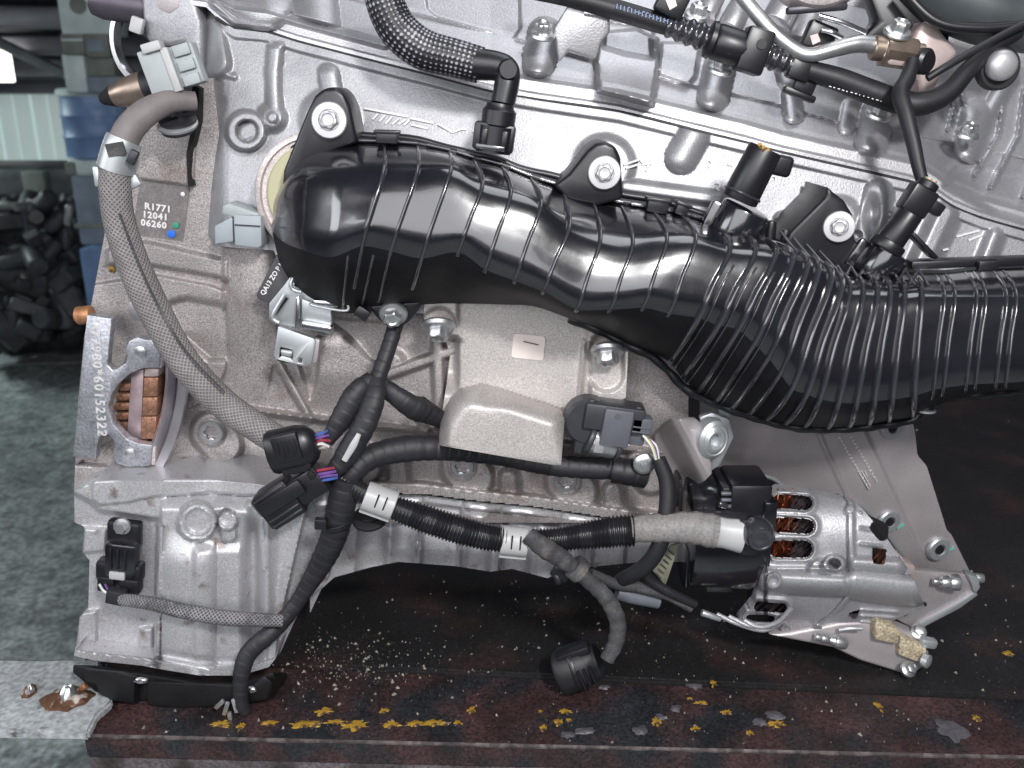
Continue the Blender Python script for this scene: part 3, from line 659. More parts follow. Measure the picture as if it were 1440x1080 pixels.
# lower front housing
def yhous(X, Y):
    tl = np.interp(X, [96, 130, 230, 300, 460], [680, 680, 676, 674, 692])
    b = .012-.000*X
    h = 0*X
    h += .012*sst((Y-700)/5)*0
    fl = up(poly(X, Y, [(128, 680), (134, 674), (240, 672), (300, 672), (470, 690), (470, 706), (300, 694), (215, 700), (180, 708), (140, 712), (128, 704)]), .018, 6)
    bot = np.interp(X, [96, 128, 140, 228, 236], [690, 706, 718, 731, 740])
    shelf = up(np.maximum(np.maximum(tl-Y, Y-bot), X-236), .013, 6)
    h = np.maximum(shelf, np.where(X < 236, shelf, 0)); h = np.maximum(h, fl)
    # main bulge
    bul = sst((X-221)/7)*sst((470-X)/70)*sst((Y-(tl+4))/40)
    h = np.maximum(h, .024*bul + .0)
    core = .010*np.sqrt(np.clip(1-((X-262)/42)**2, 0, 1))*sst((Y-738)/60)
    h = h+core*sst((X-222)/6)
    h += .004*sst((X-268)/10)*sst((345-X)/10)*sst((Y-760)/20)*(1-0)
    h -= .016*np.exp(-((X-357)/10)**2)*sst((Y-720)/30)*sst((945-Y)/30)
    h += .010*np.exp(-((X-374)/11)**2)*sst((Y-700)/30)
    h = np.maximum(h, round_ridge(X, Y, [(352, 706), (330, 752)], 12, .012)+.018*(np.hypot(X-341, Y-729) < 30)*0)
    h = np.maximum(h, ridge(X, Y, [(352, 712), (368, 730), (372, 800)], 8, .034, 12))
    # side flange turning back to the right
    e = np.interp(Y, [690, 740, 880, 950], [436, 424, 392, 384])
    h = np.where(X > e-14, np.maximum(h*sst((e+2-X)/16), .026*sst((e+3-X)/3)), h)
    h -= .028*sst((X-e)/60)*sst((X-e)/3)
    # ring boss and its neighbour
    h = np.maximum(h, disc(X, Y, 277, 733, 29, .041, 5)); h -= up(np.abs(np.hypot(X-277, Y-733)-22)-1.5, .002, 2); h -= disc(X, Y, 278, 733, 17, .004, 3)
    h = np.maximum(h, disc(X, Y, 320, 733, 15, .040, 5)); h -= disc(X, Y, 319, 728, 12, .005, 4)
    h = np.maximum(h, up(cap(X, Y, 320, 733, 322, 752)-13, .034, 8))
    h = np.maximum(h, ridge(X, Y, [(227, 740), (221, 940)], 4, .030, 4))
    # left flank details and lower flange
    h = np.maximum(h, up(poly(X, Y, [(110, 862), (136, 858), (136, 918), (108, 918)]), .006, 6))
    h = np.maximum(h, up(poly(X, Y, [(118, 742), (150, 744), (148, 775), (116, 778)]), .006, 6))
    h = np.maximum(h, up(poly(X, Y, [(196, 884), (214, 882), (214, 930), (194, 930)]), .006, 6))
    low = np.interp(X, [96, 120, 210, 280, 340, 390], [905, 912, 922, 936, 936, 920])
    h = np.maximum(h, np.where(X < 222, .026, .036)*sst((Y-low)/5)*sst((396-X)/5))
    h -= .006*np.exp(-((Y-low+5)/5)**2)*sst((X-115)/20)*sst((376-X)/20)
    return b-h
hous = relief('timing_housing', [(672, 240), (675, 134), (681, 127), (690, 104), (735, 106), (741, 119), (776, 116), (788, 126), (858, 124), (868, 112), (900, 108), (922, 104), (929, 132), (936, 200), (941, 225), (950, 282)], [(672, 300), (675, 312), (681, 385), (690, 440), (694, 462), (815, 462), (850, 425), (918, 394), (938, 378), (950, 338)], 2, yhous, M['housing'], engine, .05, vertical=True)
# ribbed oil sump side further right
def ysump(X, Y):
    d = Y-FL(X); b = .050-.00010*(Y-700); h = .010*sst((15-d)/4)
    for i, cx in enumerate((594, 650, 705, 790, 834, 880)):
        h = np.maximum(h, ridge(X, Y, [(cx+3, 690), (cx-6, 812)], 2.6, .012, 4))
    for cx, r in ((525, 22), (570, 18), (675, 18), (730, 20), (770, 16), (812, 14)):
        h += .007*np.sqrt(np.clip(1-((X-cx+.06*(Y-740))/r)**2, 0, 1))*sst((d-6)/18)
    for cx in (700, 775): h -= .010*np.exp(-((X-cx)/13)**2-((d-18)/8)**2)
    b = b+.03*sst((X-430-(850-Y)*.2)/1)*0
    h -= .005*sst((Y-np.interp(X, [440, 520, 640, 760, 910], [775, 770, 772, 786, 775]))/26)
    return b-h
sump = relief('oil_sump', [(436, 690)]+[(x, y) for x, y in FLN[5:]], [(436, 862), (452, 828), (470, 812), (520, 798), (560, 790), (640, 796), (690, 804), (720, 800), (770, 813), (800, 800), (905, 790), (970, 790)], 2, ysump, M['housing'], engine, .12)
def yjoint(x):
    y = FL(np.array([float(x)])); a = yblock(np.array([float(x)]), y-3)[0]
    c = yhous(np.array([float(x)]), y+4)[0] if x < 445 else ysump(np.array([float(x)]), y+4)[0]
    return float(max(a, c))+.0006
tube('joint_line', [(x, float(np.interp(x, fx, fy))+.5, yjoint(x)-.0022) for x in (205, 240, 290, 340, 385, 430, 450, 500, 560, 600, 660, 750, 800, 870, 940)], 1.5, M['rubber'], engine, n=6, sub=4)
# black pan under the housing
M['pan'] = mat('oily_black_pan', (.006, .006, .007), .5, 0, var=.4, vscale=60, bump=.4, bscale=260)
pan = slab('oil_pan', [(101, 934), (130, 940), (200, 948), (280, 960), (345, 960), (384, 944), (388, 956), (380, 980), (330, 986), (250, 989), (172, 984), (137, 976), (118, 960), (101, 946)], -.025, .08, M['pan'], engine, .002, dirv=(0, 1, -.74))
for pts, y in (([(116, 940), (165, 944), (190, 952), (188, 990), (160, 986), (137, 976), (134, 962), (118, 958)], -.034), ([(206, 958), (352, 964), (372, 950), (384, 960), (376, 984), (330, 992), (255, 996), (206, 992)], -.034)):
    slab('pan_rib', pts, y, .02, M['pan'], pan, .002, dirv=(0, 1, -.74))
b = MB(frame(198, 957, -.037)); b.lathe([(9, -2), (9, 2), (7, 3)], 16, Matrix.Diagonal((1, .45, 1, 1))); b.make('pan_bolt', M['bright'], pan)
b = MB(frame(352, 970, -.0365)); b.lathe([(9, -2), (9, 2), (7, 3)], 16, Matrix.Diagonal((1, .45, 1, 1))); b.make('pan_bolt', M['bright'], pan)
# ---------------------------------------------------------------- the ribbed black intake manifold
manifold = thing('intake_manifold', 'long glossy black ribbed plastic intake manifold bolted across the engine side', 'manifold')
ST_ = [((394,262),(385,284),(383,325),(394,372),.02),((410,226),(402,262),(400,340),(410,396),.42),((440,207),(432,250),(425,350),(434,418),.72),((490,200),(478,243),(466,360),(470,434),.92),
 ((540,200),(541,240),(510,345),(492,437),1),((587,203),(588,240),(550,352),(530,432),1),((632,212),(634,240),(593,362),(574,428),1),((665,222),(678,260),(645,354),(622,425),1),((705,232),(718,272),(683,378),(666,426),1),
 ((745,248),(760,287),(724,394),(710,428),1),((790,262),(800,317),(764,410),(752,431),1),((832,275),(844,335),(811,436),(796,446),1),((872,285),(890,340),(858,436),(836,460),1),((915,292),(938,335),(905,432),(880,480),1),((955,300),(978,335),(942,440),(914,494),1),
 ((1000,313),(1026,348),(982,446),(944,508),1),((1036,322),(1062,352),(1010,456),(962,530),1),((1062,330),(1090,356),(1038,462),(984,549),1),((1085,338),(1113,365),(1061,482),(1008,564),1),((1106,345),(1134,373),(1081,502),(1030,574),1),((1126,352),(1149,380),(1098,524),(1054,582),1),
 ((1142,360),(1167,390),(1114,545),(1078,590),1),((1158,367),(1181,402),(1134,553),(1104,596),1),((1174,372),(1193,410),(1152,560),(1132,600),1),((1195,376),(1213,411),(1178,565),(1164,602),1),((1217,378),(1233,412),(1203,566),(1194,600),1),((1238,380),(1251,412),(1228,563),(1222,597),1),
 ((1260,382),(1271,415),(1253,561),(1250,592),1),((1285,384),(1295,413),(1284,556),(1284,586),1),((1322,384),(1336,413),(1320,546),(1318,570),1),((1362,380),(1379,413),(1365,540),(1366,556),1),((1402,378),(1421,413),(1407,538),(1408,550),1),((1450,376),(1470,413),(1458,535),(1460,546),1),((1500,374),(1520,413),(1508,534),(1510,544),1)]
NS = len(ST_)
YT, YS, YM, YL, YB_ = .018, -.050, -.0615, -.056, .010
def crow(vals, t):
    n = len(vals); i = min(max(int(t), 0), n-2); f = t-i
    a, b, c, d = vals[max(i-1, 0)], vals[i], vals[i+1], vals[min(i+2, n-1)]
    return 0.5*((2*b)+(c-a)*f+(2*a-5*b+4*c-d)*f*f+(3*b-a-3*c+d)*f**3)
CP = []; QS = [c[4] for c in ST_]
for Tt, Sh, L_, B_, q in ST_:
    mid = (Sh[0]*.48+L_[0]*.52, Sh[1]*.48+L_[1]*.52)
    CP.append([Vector((*p, 0)) for p in (Tt, Sh, mid, L_, B_, (B_[0]+2, B_[1]-14))])
_v = np.linspace(0, 5, 501)
_y = np.interp(_v, [0, .5, .82, 1, 1.25, 1.6, 2, 2.35, 2.65, 3, 3.3, 3.65, 4, 5], [.018, -.020, -.040, -.0475, -.0520, -.0560, -.0592, -.0612, -.0615, -.0580, -.0490, -.0220, .010, .055])
_k = np.hanning(31); _k /= _k.sum(); _yp = np.concatenate([_y[0]+(_y[0]-_y[1:31][::-1])*0-.0*_y[1:31], _y, np.full(30, _y[-1])]); _ys = np.convolve(_yp, _k, 'same')[30:-30]; _ys = np.where(_v < .15, _y, _ys)
def msurf(s, v):                  # v: 0 flange, 1 shoulder, 3 lower kink, 4 bottom edge, 5 behind
    i0 = max(0, int(s)-1); row = [crow([c[j] for c in CP[i0:int(s)+3]], s-i0) for j in range(6)]
    p = crow(row, v); q = QS[int(s)]+(QS[min(int(s)+1, NS-1)]-QS[int(s)])*(s-int(s))
    q = max(.02, q)
    return P(p.x, p.y, .018+(float(np.interp(v, _v, _ys))-.018)*q)
sub, nv = 7, 44
def shell(name, va, vb, nv, m):
    V = []; F = []; ms = (NS-1)*sub+1
    for i in range(ms):
        for j in range(nv+1): V.append(msurf(min(i/sub, NS-1.0001), min(va+(vb-va)*j/nv, 4.9999)))
    for i in range(ms-1):
        for j in range(nv): F.append((i*(nv+1)+j, i*(nv+1)+j+1, (i+1)*(nv+1)+j+1, (i+1)*(nv+1)+j))
    return pydata(name, V, F, m, manifold, 80)
M['underside'] = mat('matte_underside', (.007, .007, .009), .55, 0, var=.3, vscale=60, spec=.25, bump=.2, bscale=300)
shell('upper_shell', 0, 3.02, 30, M['black']); shell('lower_shell', 3.02, 5, 16, M['underside'])
def mnorm(s, v):
    e = .02; a = msurf(min(s+e, NS-1.001), v)-msurf(max(s-e, 0), v); b = msurf(s, min(v+e, 4.99))-msurf(s, max(v-e, 0))
    n = b.cross(a).normalized()
    return n if n.y < .4 else -n
def mrib(s, v0, v1, wpx, hpx, name='rib', n=26, w1=None):
    V = []; F = []; k = .00048
    for i in range(n+1):
        v = v0+(v1-v0)*i/n; c = msurf(s, v); nr = mnorm(s, v)
        ds = (msurf(min(s+.05, NS-1.001), v)-msurf(s, v)); ds = (ds-nr*ds.dot(nr)).normalized()
        ww = wpx if w1 is None else wpx+(w1-wpx)*i/n
        h = hpx*k*min(1, 4*i/n+.25, 4*(n-i)/n+.2)
        for x, z in ((-1, -.8), (-.95, .45), (-.6, .9), (0, 1.05), (.6, .9), (.95, .45), (1, -.8)): V.append(c+ds*(x*ww*k/2)+nr*(z*h))
    for i in range(n):
        for j in range(6): F.append((7*i+j, 7*i+j+1, 7*i+8+j, 7*i+7+j))
    F += [(6, 5, 4, 3, 2, 1, 0), tuple(7*n+j for j in range(7))]
    return pydata(name, V, F, M['blackrib'], manifold, 65)
for s in range(4, 15): mrib(s, .12, 3.1 if s not in (4, 6) else 3.6, 5.5, 6)
mrib(5.0, 3.05, 3.9, 4, 3); mrib(3.55, 3.1, 3.95, 5, 3); mrib(4.45, 3.15, 3.95, 4, 3)
for s in range(15, 29): mrib(s, .15, 4.2, 6, 9, w1=9)
for s in (28.8, 29.15, 29.85, 30.15, 30.85, 31.15, 31.9): mrib(s, .15, 3.35, 4.5, 5)
for s in (15.35, 16.35, 17.35, 18.3): mrib(s, 1.45, 4.1, 3.5, 4)
# chevron shading bands at the left end of the right block
# flange seam along the top: two lips
def seam(off, dy, r, name, mm, a=1.2):
    path = []
    s = a
    while s < NS-1.1:
        p = msurf(s, 0); q = msurf(s, .3); d = (p-q); d.y = 0; d.normalize()
        path.append(p+d*off*.0005+Vector((0, dy, 0))); s += .5
    return tube(name, path, r*.0005, mm, manifold, n=8, sub=3, raw=True)
seam(3, -.004, 4.5, 'lower_lip', M['blackm']); seam(11, .004, 5.0, 'upper_lip', M['blackm'])
# short bright joint tabs between the ribs on the lip
for s in np.arange(3.2, 14.6, 1.0):
    p = msurf(s+.12, 0.02); q = msurf(s+.85, 0.02)
    tube('lip_tab', [p+Vector((0, -.007, .0015)), q+Vector((0, -.007, .0015))], .0014, M['blackrib'], manifold, n=8, sub=2, raw=True)
# clips straddling the seam
for px, py, wd, hh, an in ((545, 192, 30, 18, -2), (924, 288, 30, 20, -8), (958, 293, 18, 18, -20)):
    b = MB(frame(px, py, .004, an)); b.box(-wd/2, wd/2, -hh/2, hh/2, -10, 12, 2); b.box(-wd/2-3, wd/2+3, hh/2-5, hh/2, -10, 14, 1.5); b.make('seam_clip', M['blackm'], manifold)
for px, py, an in ((1398, 370, 2), (1340, 372, 2)):
    b = MB(frame(px, py, -.004, an)); b.box(-60, 60, -4, 7, -20, 6, 2); b.make('seam_clip', M['blackm'], manifold)
b = MB(frame(1388, 374, -.010)); b.box(-14, 14, -6, 7, -4, 6, 1.5); b.make('seam_clip', M['blackm'], manifold)
# ears with their bolts
def bolt_mesh(kind):
    b = MB()
    if kind == 'ear':      # pale washer face, external star head
        b.lathe([(25, -3), (25.5, 0), (24, 2.2), (15, 2.8), (14, 1.5)], 32)
        b.lathe([(12.5, 2), (-12.5, 3), (-12.2, 8), (-11, 10.5), (9, 11), (7.5, 9.5), (3, 9)], 36, None, .09, 6)
    elif kind == 'flange': # flanged star head standing up
        b.lathe([(21, -3), (22, 0), (20, 4), (15, 6), (13, 6)], 32); b.lathe([(13, 5), (-13, 6), (-13, 17), (-11.5, 19), (8, 19.5), (6, 17), (2, 17)], 36, None, .10, 6)
    elif kind == 'socket': # pan head with a star recess
        b.lathe([(17, -6), (17, 2), (15.5, 4), (10.5, 4.2), (-9.8, 3.6), (-9.2, -3), (3, -4)], 36, None, .16, 6)
    elif kind == 'small':
        b.lathe([(10, -2), (10, 1.5), (7, 2.5)], 20); b.lathe([(7, 2), (-7, 2.5), (-6.8, 7), (-6, 8.5), (3, 8.7)], 24, None, .10, 6)
    bmesh.ops.recalc_face_normals(b.bm, faces=b.bm.faces[:])
    me = bpy.data.meshes.new('bolt'); b.bm.to_mesh(me); b.bm.free(); sharp(me, 35); return me
BOLT = {k: bolt_mesh(k) for k in ('ear', 'flange', 'socket', 'small')}
BMAT = {'ear': 'washer', 'flange': 'zinc', 'socket': 'zinc', 'small': 'zinc'}
for k, me in BOLT.items(): me.materials.append(M[BMAT[k]])
def bolt(kind, px, py, Y, sc=1.0, parent=None, ang=0, yaw=0, tilt=0, name='bolt'):
    o = bpy.data.objects.new(name, BOLT[kind]); COL.objects.link(o); o['_local'] = 1
    o.matrix_world = frame(px, py, Y, ang, yaw, tilt) @ Matrix.Scale(sc, 4) @ Matrix.Rotation(R(ang*3.7+px), 4, 'Z'); o.parent = parent; return o
ear1 = slab('mounting_ear', [(396, 268), (398, 240), (412, 205), (432, 155), (442, 135), (455, 124), (472, 122), (484, 132), (492, 150), (503, 200), (470, 212), (430, 232), (408, 262)], -.002, .04, M['blackm'], manifold, .003, 3)
ear2 = slab('mounting_ear', [(778, 262), (800, 245), (826, 212), (838, 202), (852, 199), (866, 206), (873, 222), (877, 280), (840, 290), (800, 282)], -.006, .045, M['blackm'], manifold, .003, 3)
ear3 = slab('mounting_ear', [(1100, 350), (1112, 326), (1150, 288), (1162, 277), (1164, 262), (1172, 270), (1188, 282), (1200, 302), (1203, 336), (1212, 352), (1232, 378), (1190, 385), (1130, 366)], -.008, .05, M['blackm'], manifold, .003, 3)
ear4 = slab('mounting_ear', [(512, 428), (600, 420), (588, 436), (576, 452), (560, 464), (546, 462), (532, 450)], .006, .03, M['blackm'], manifold, .003, 3)
bolt('ear', 463, 169, -.0045, 1.0, ear1, 0, 0, -6); bolt('ear', 850, 243, -.0085, .92, ear2, 0, -4, -4); bolt('ear', 1180, 319, -.0105, .86, ear3, 0, -14, -4)
bolt('flange', 553, 441, .004, .93, ear4, 0, 0, 22)
# small pin tip under ear
b = MB(frame(510, 440, .0, -35)); b.box(-10, 10, -8, 8, -10, 6, 2); b.make('latch_tab', M['blackm'], manifold)
# sensor sockets moulded on top
b = MB(frame(1040, 310, -.012, 67)); b.cyl((-42, 0, -4), (20, 0, 4), 37, 34, 28, 4); b.box(-44, 12, -44, 44, -22, -6, 4); b.make('sensor_socket', M['black'], manifold)
b = MB(frame(1243, 362, -.014, 60)); b.cyl((-32, 0, -4), (14, 0, 3), 28, 26, 24, 3); b.box(-34, 8, -40, 40, -20, -6, 4); b.make('sensor_socket', M['black'], manifold)
b = MB(frame(1298, 345, -.004, -42)); b.box(-26, 26, -3, 3, -20, 8, 1.5); b.make('stiffening_web', M['blackm'], manifold)
# lattice of small webs right of the sockets
for i in range(7):
    x = 1178+i*19
    for dx in (1, -1):
        tube('lattice_web', [(x, 374+i*1.0, -.018), (x+dx*17, 403+i*.6, -.034)], 2.3, M['blackrib'], manifold, n=8, sub=2)
for k in range(4):
    tube('lattice_web', [(1098+k*18, 326+k*9, -.012), (1132+k*15, 368+k*4, -.028)], 2.2, M['blackrib'], manifold, n=8, sub=2)
b = MB(frame(1084, 318, .0)); b.cyl((0, -20, 0), (0, 8, 0), 8, n=14, bev=3); b.make('stub', M['blackm'], manifold); b = MB(frame(1104, 330, .0)); b.cyl((0, -20, 0), (0, 8, 0), 6, n=14, bev=3); b.make('stub', M['blackm'], manifold)
# rough bottom seam under the right half: lumpy lip
path = [(800, 448, .012), (836, 462, .012), (880, 484, .012), (914, 500, .012), (940, 522, .012), (962, 545, .012), (1000, 566, .012), (1040, 580, .012), (1100, 598, .012), (1160, 604, .012), (1222, 600, .012), (1284, 590, .012), (1302, 566, .012), (1366, 556, .012), (1460, 547, .012)]
tube('bottom_seam', path, 6, M['blackm'], manifold, n=10, res=2.5, mod=lambda s: 1+.10*math.sin(s*.19)+.08*math.sin(s*.071))
b = MB(frame(1301, 566, -.006)); b.cyl((0, 10, 0), (0, -14, 0), 14, 13, 18, 4); b.make('drain_stub', M['blackm'], manifold)
b = MB(frame(1301, 576, -.008)); b.lathe([(14.5, -1.5), (14.5, 1.5)], 20, Matrix.Rotation(R(90), 4, 'X')); b.make('stub_ring', M['galv'], manifold)
# pale port ring behind the left end
ring = thing('port_ring', 'pale round port flange peeking out behind the left end of the black manifold', 'flange')
b = MB(frame(446, 276, .022)); b.lathe([(60, -14), (86, -14), (88, -11), (88, 5), (86, 7), (80, 8), (78, 3), (60, 2)], 48, Matrix.Diagonal((.98, 1.0, 1, 1))); b.make('ring_body', M['flange'], ring)
b = MB(frame(448, 276, .018)); b.lathe([(60, -4), (72, -4), (73, 0), (70, 3), (60, 3)], 40); b.make('seal', mat('yellowed_seal', (.42, .40, .26), .5), ring)
def cy(px, py): return float(ycover(np.array([float(px)]), np.array([float(py)]))[0])
def byl(px, py): return float(yblock(np.array([float(px)]), np.array([float(py)]))[0])
def hyd(px, py): return float(yhead(np.array([float(px)]), np.array([float(py)]))[0])
RX = lambda a: Matrix.Rotation(R(a), 4, 'X')
RY = lambda a: Matrix.Rotation(R(a), 4, 'Y')
RZ = lambda a: Matrix.Rotation(R(a), 4, 'Z')
# ---------------------------------------------------------------- bolts and lettering on the castings
for px, py, sc in ((298, 607, 1.0), (650, 655, 1.0), (795, 675, 1.0), (497, 640, .8)):
    bolt('socket', px, py, byl(px, py)-.001, sc, block)
bolt('small', 900, 655, .015, 1.15, block, 0, 0, 10)
b = MB(frame(197, 435, byl(190, 440)-.001)); b.lathe([(16, -3), (16, 1), (14, 2)], 24); b.make('core_plug', M['washer'], block)
for px, py, sc in ((762, 42, 1.05), (1013, 92, 1.0), (1235, 155, .98), (1360, 182, .92)):
    c = cy(px, py+38)-.010
    bolt('flange', px, py+6, c, sc*.85, cover, -8, 0, -62)
bolt('flange', 980, 22, cy(980, 40)-.004, .85, cover, -8, 0, -60)
M['whitecast'] = mat('raised_cast', (.78, .78, .80), .5, .2)
for s_, px, py, sz, an, sp in (('R177', 988, 240, 24, -11, 1.2), ('3', 1000, 272, 25, -11, 1), ('016', 1078, 262, 25, -11, 1.1)):
    text('cast_lettering', s_, px, py, hyd(px+20, py-8)-.0006, sz, an, M['whitecast'], head, .9, xs=1.0, sp=sp, bold=.2)
def stroke(name, pts, px, py, Y, r, m, parent, ang=0):
    for k, (a, c) in enumerate(zip(pts, pts[1:])):
        tube(name, [(a[0], a[1], Y(a[0], a[1])-.0004), (c[0], c[1], Y(c[0], c[1])-.0004)], r, m, parent, n=8, sub=2)
bm_ = MB()
def bars(name, segs, Yf, r, m, parent):
    """raised cast strokes joined into one piece of lettering"""
    V = []; F = []
    for (ax, ay), (bx, by) in segs:
        L = math.hypot(bx-ax, by-ay); nx, ny = -(by-ay)/L*r, (bx-ax)/L*r; o = len(V); Y0 = min(Yf(ax, ay), Yf(bx, by))
        for q, z in ((1.25, .0012), (.8, -.0014)):
            for x, y in ((ax+nx*q, ay+ny*q), (bx+nx*q, by+ny*q), (bx-nx*q, by-ny*q), (ax-nx*q, ay-ny*q)): V.append(P(x, y, Y0+z))
        F += [(o+4, o+5, o+6, o+7)]+[(o+i, o+(i+1) % 4, o+4+(i+1) % 4, o+4+i) for i in range(4)]
    return pydata(name, V, F, m, parent, 30)
bars('cast_emblem', [((512, 152), (574, 164)), ((531, 160), (524, 168)), ((541, 162), (533, 171)), ((551, 164), (542, 174)), ((561, 166), (551, 175)), ((570, 168), (560, 175)), ((577, 166), (610, 173)), ((576, 168), (568, 176)), ((578, 175), (602, 181)), ((616, 174), (636, 186)), ((636, 186), (650, 181)), ((650, 181), (656, 182)), ((664, 184), (678, 188))], hyd, 1.7, M['whitecast'], head)
bars('cast_emblem', [((877, 232), (900, 224)), ((880, 237), (898, 231)), ((900, 224), (904, 230)), ((903, 232), (917, 230)), ((912, 232), (908, 241))], hyd, 1.5, M['whitecast'], head)
bars('cast_emblem', [((1345, 333), (1378, 324)), ((1362, 338), (1382, 330)), ((1326, 352), (1334, 350))], hyd, 1.5, M['whitecast'], head)
# engraved label field on the block: numbers in white (the square codes are left out)
fieldp = slab('label_field', [(196, 256), (266, 264), (258, 340), (186, 330)], byl(225, 300)-.0008, .001, mat('etched_field', (.22, .20, .20), .55, .4, var=.2, vscale=80, grain=.2, gscale=900), block, 0)
for s_, px, py in (('R1771', 205, 298), ('12041', 202, 308), ('06260', 200, 318)):
    text('etched_number', s_, px-2, py-3+(py-308)*.15, byl(225, 300)-.0012, 12.5, -8, M['white'], fieldp, .15, sp=1.12, bold=.45, xs=1.05)
for px, py, r, mm in ((241, 329, 5.5, 'bluedot'), (247, 317, 4.5, 'greendot'), (157, 379, 4.5, 'yellow'), (257, 273, 3, 'white')):
    b = MB(frame(px, py, byl(px, py)-.0014)); b.lathe([(r, -1.5), (r, .6), (r*.8, 1)], 14); b.make('paint_dot', M[mm], block)

# ---------------------------------------------------------------- stamped number plate and crank end
tagp = thing('number_plate', 'grey steel plate stamped 177980*60152322 around the round bearing mouth', 'plate')
TY = .022
TP = [(122, 443), (157, 448), (151, 513), (158, 521), (166, 518), (177, 510), (179, 501), (176, 492), (181, 480), (192, 474), (206, 478), (224, 477), (226, 490), (224, 517), (201, 518), (183, 525), (166, 540), (157, 554), (152, 573), (159, 596), (178, 617), (196, 624), (214, 626), (211, 656), (178, 657), (164, 652), (158, 640), (162, 624), (156, 614), (148, 609), (140, 614), (136, 628), (135, 646), (102, 642)]
slab('plate_body', TP, TY, .008, M['tag'], tagp, .0009)
text('stamped_number', '177980*60152322', 126, 452, TY-.0004, 19.5, -94.3, M['stamp'], tagp, .5, sp=1.21, bold=.3, xs=1.0)
for px, py, sc in ((198, 494, 8), (183, 638, 8)):
    b = MB(frame(px, py, TY-.0005)); b.lathe([(sc, -2), (sc*.95, 1.5), (sc*.4, 3)], 20); b.make('rivet', M['zinc'], tagp)
for a, c, d, e in ((220, 478, 230, 518), (211, 626, 220, 655)):
    slab('bent_lip', [(a, c), (d-1, c+2), (d-3, e), (a-2, e-1)], TY+.002, .010, M['flange'], tagp, .0008)
b = MB(frame(116, 444, .035)); b.cyl((-7, 0, 0), (14, 2, 0), 13, n=20, bev=2); b.cyl((-9, 0, 0), (-6, 0, 0), 9, n=16); o = b.make('dowel', M['rust']); tag(o, 'rusty dowel pin poking out above the stamped number plate', 'pin')
shaft = thing('crank_bearing', 'coppery segmented bearing seen through the round mouth of the number plate', 'bearing')
for i in range(5):
    x0 = 160+abs(i-2)*3; y0 = 541+i*13.4
    slab('roller', [(x0, y0), (184, y0-1), (183, y0+9), (x0-1+abs(i-2), y0+9.5)], .040, .01, M['rustcopper'], shaft, .0008)
slab('cage_bar', [(184, 526), (202, 519), (198, 618), (178, 612)], .034, .012, mat('mauve_steel', (.46, .36, .38), .45, .6, var=.2, vscale=100), shaft, .001)
for i, (y0, y1) in enumerate(((519, 530), (531, 558), (559, 585), (586, 618))):
    slab('segment', [(203-(y0-519)*.06, y0), (223-(y0-519)*.05, y0), (223-(y1-519)*.05, y1), (203-(y1-519)*.06, y1)], .030, .014, M['brass'] if i == 0 else M['rustcopper'], shaft, .0009)
M['ring'] = mat('machined_ring', (.62, .60, .63), .34, .85, var=.12, vscale=60)
ringt = thing('crank_ring', 'bright machined steel ring beside the coppery bearing, under the braided hose', 'ring')
V = []; F = []; prof = ((132, .060), (133, .026), (136, .022), (147, .030), (149, .034), (151, .026), (163, .024), (166, .028), (167, .060))
for i in range(41):
    t = R(-14+58*i/40)
    for a_, y_ in prof: V.append(P(100+a_*math.cos(t), 520+(a_+61)*math.sin(t), y_))
n = len(prof)
for i in range(40):
    for j in range(n-1): F.append((i*n+j, i*n+j+1, i*n+n+j+1, i*n+n+j))
pydata('ring_body', V, F, M['ring'], ringt, 40)
slab('ring_gap_shade', [(222, 522), (232, 530), (236, 566), (230, 606), (214, 624), (206, 624)], .046, .004, M['dark'], ringt, 0)  # black strip painting the shade in the slit beside the ring

# ---------------------------------------------------------------- centre support casting
sup = thing('support_bracket', 'sand cast aluminium support bracket with cream sticker, bolted below the black manifold', 'bracket')
def ysup(X, Y):
    b = .022+0*X-(Y-430)*.00003; h = 0*X
    pd = poly(X, Y, [(598, 640), (616, 590), (634, 560), (650, 546), (676, 540), (700, 546), (786, 574), (800, 584), (820, 680), (600, 660)])
    q = 1-np.clip(-pd/30, 0, 1); h += .046*np.sqrt(np.clip(1-q*q, 0, 1))*(pd < 0)
    h -= .010*np.exp(-((X-690)/24)**2-((Y-556)/12)**2)*sst(-pd/10)
    h -= .018*sst((634-X)/26)*sst((Y-500)/30)
    h += up(poly(X, Y, [(640, 420), (780, 420), (812, 440), (826, 480), (818, 560), (640, 545), (650, 480)]), .003, 8)*0
    h += .010*sst((X-826)/8)*sst((Y-484)/12)                         # right lug column
    h = np.maximum(h, ridge(X, Y, [(822, 480), (814, 570)], 3, .006, 5))
    for cx, cy_ in ((617, 452), (853, 486)):
        h = np.maximum(h, up(cap(X, Y, cx, cy_-40, cx, cy_-4)-27, .007, 6)); h -= up(cap(X, Y, cx, cy_+6, cx, cy_+40)-24, .010, 6)
    h -= .022*sst((648-X)/10)*sst((Y-470)/10)*sst((560-Y)/40)
    return b-h
sb = relief('bracket_body', [(422, 596), (462, 597), (474, 606), (482, 628), (500, 633), (540, 628), (590, 620), (626, 616), (655, 784)], [(422, 780), (440, 815), (466, 862), (480, 884), (560, 880), (576, 830), (592, 794), (655, 789)], 2, ysup, M['mount'], sup, .035, vertical=True)
bolt('flange', 617, 458, .012, 1.1, sup, 0, 0, 52); bolt('flange', 854, 493, .010, 1.1, sup, 0, 0, 50)
sy = float(ysup(np.array([743.]), np.array([488.]))[0])-.0012
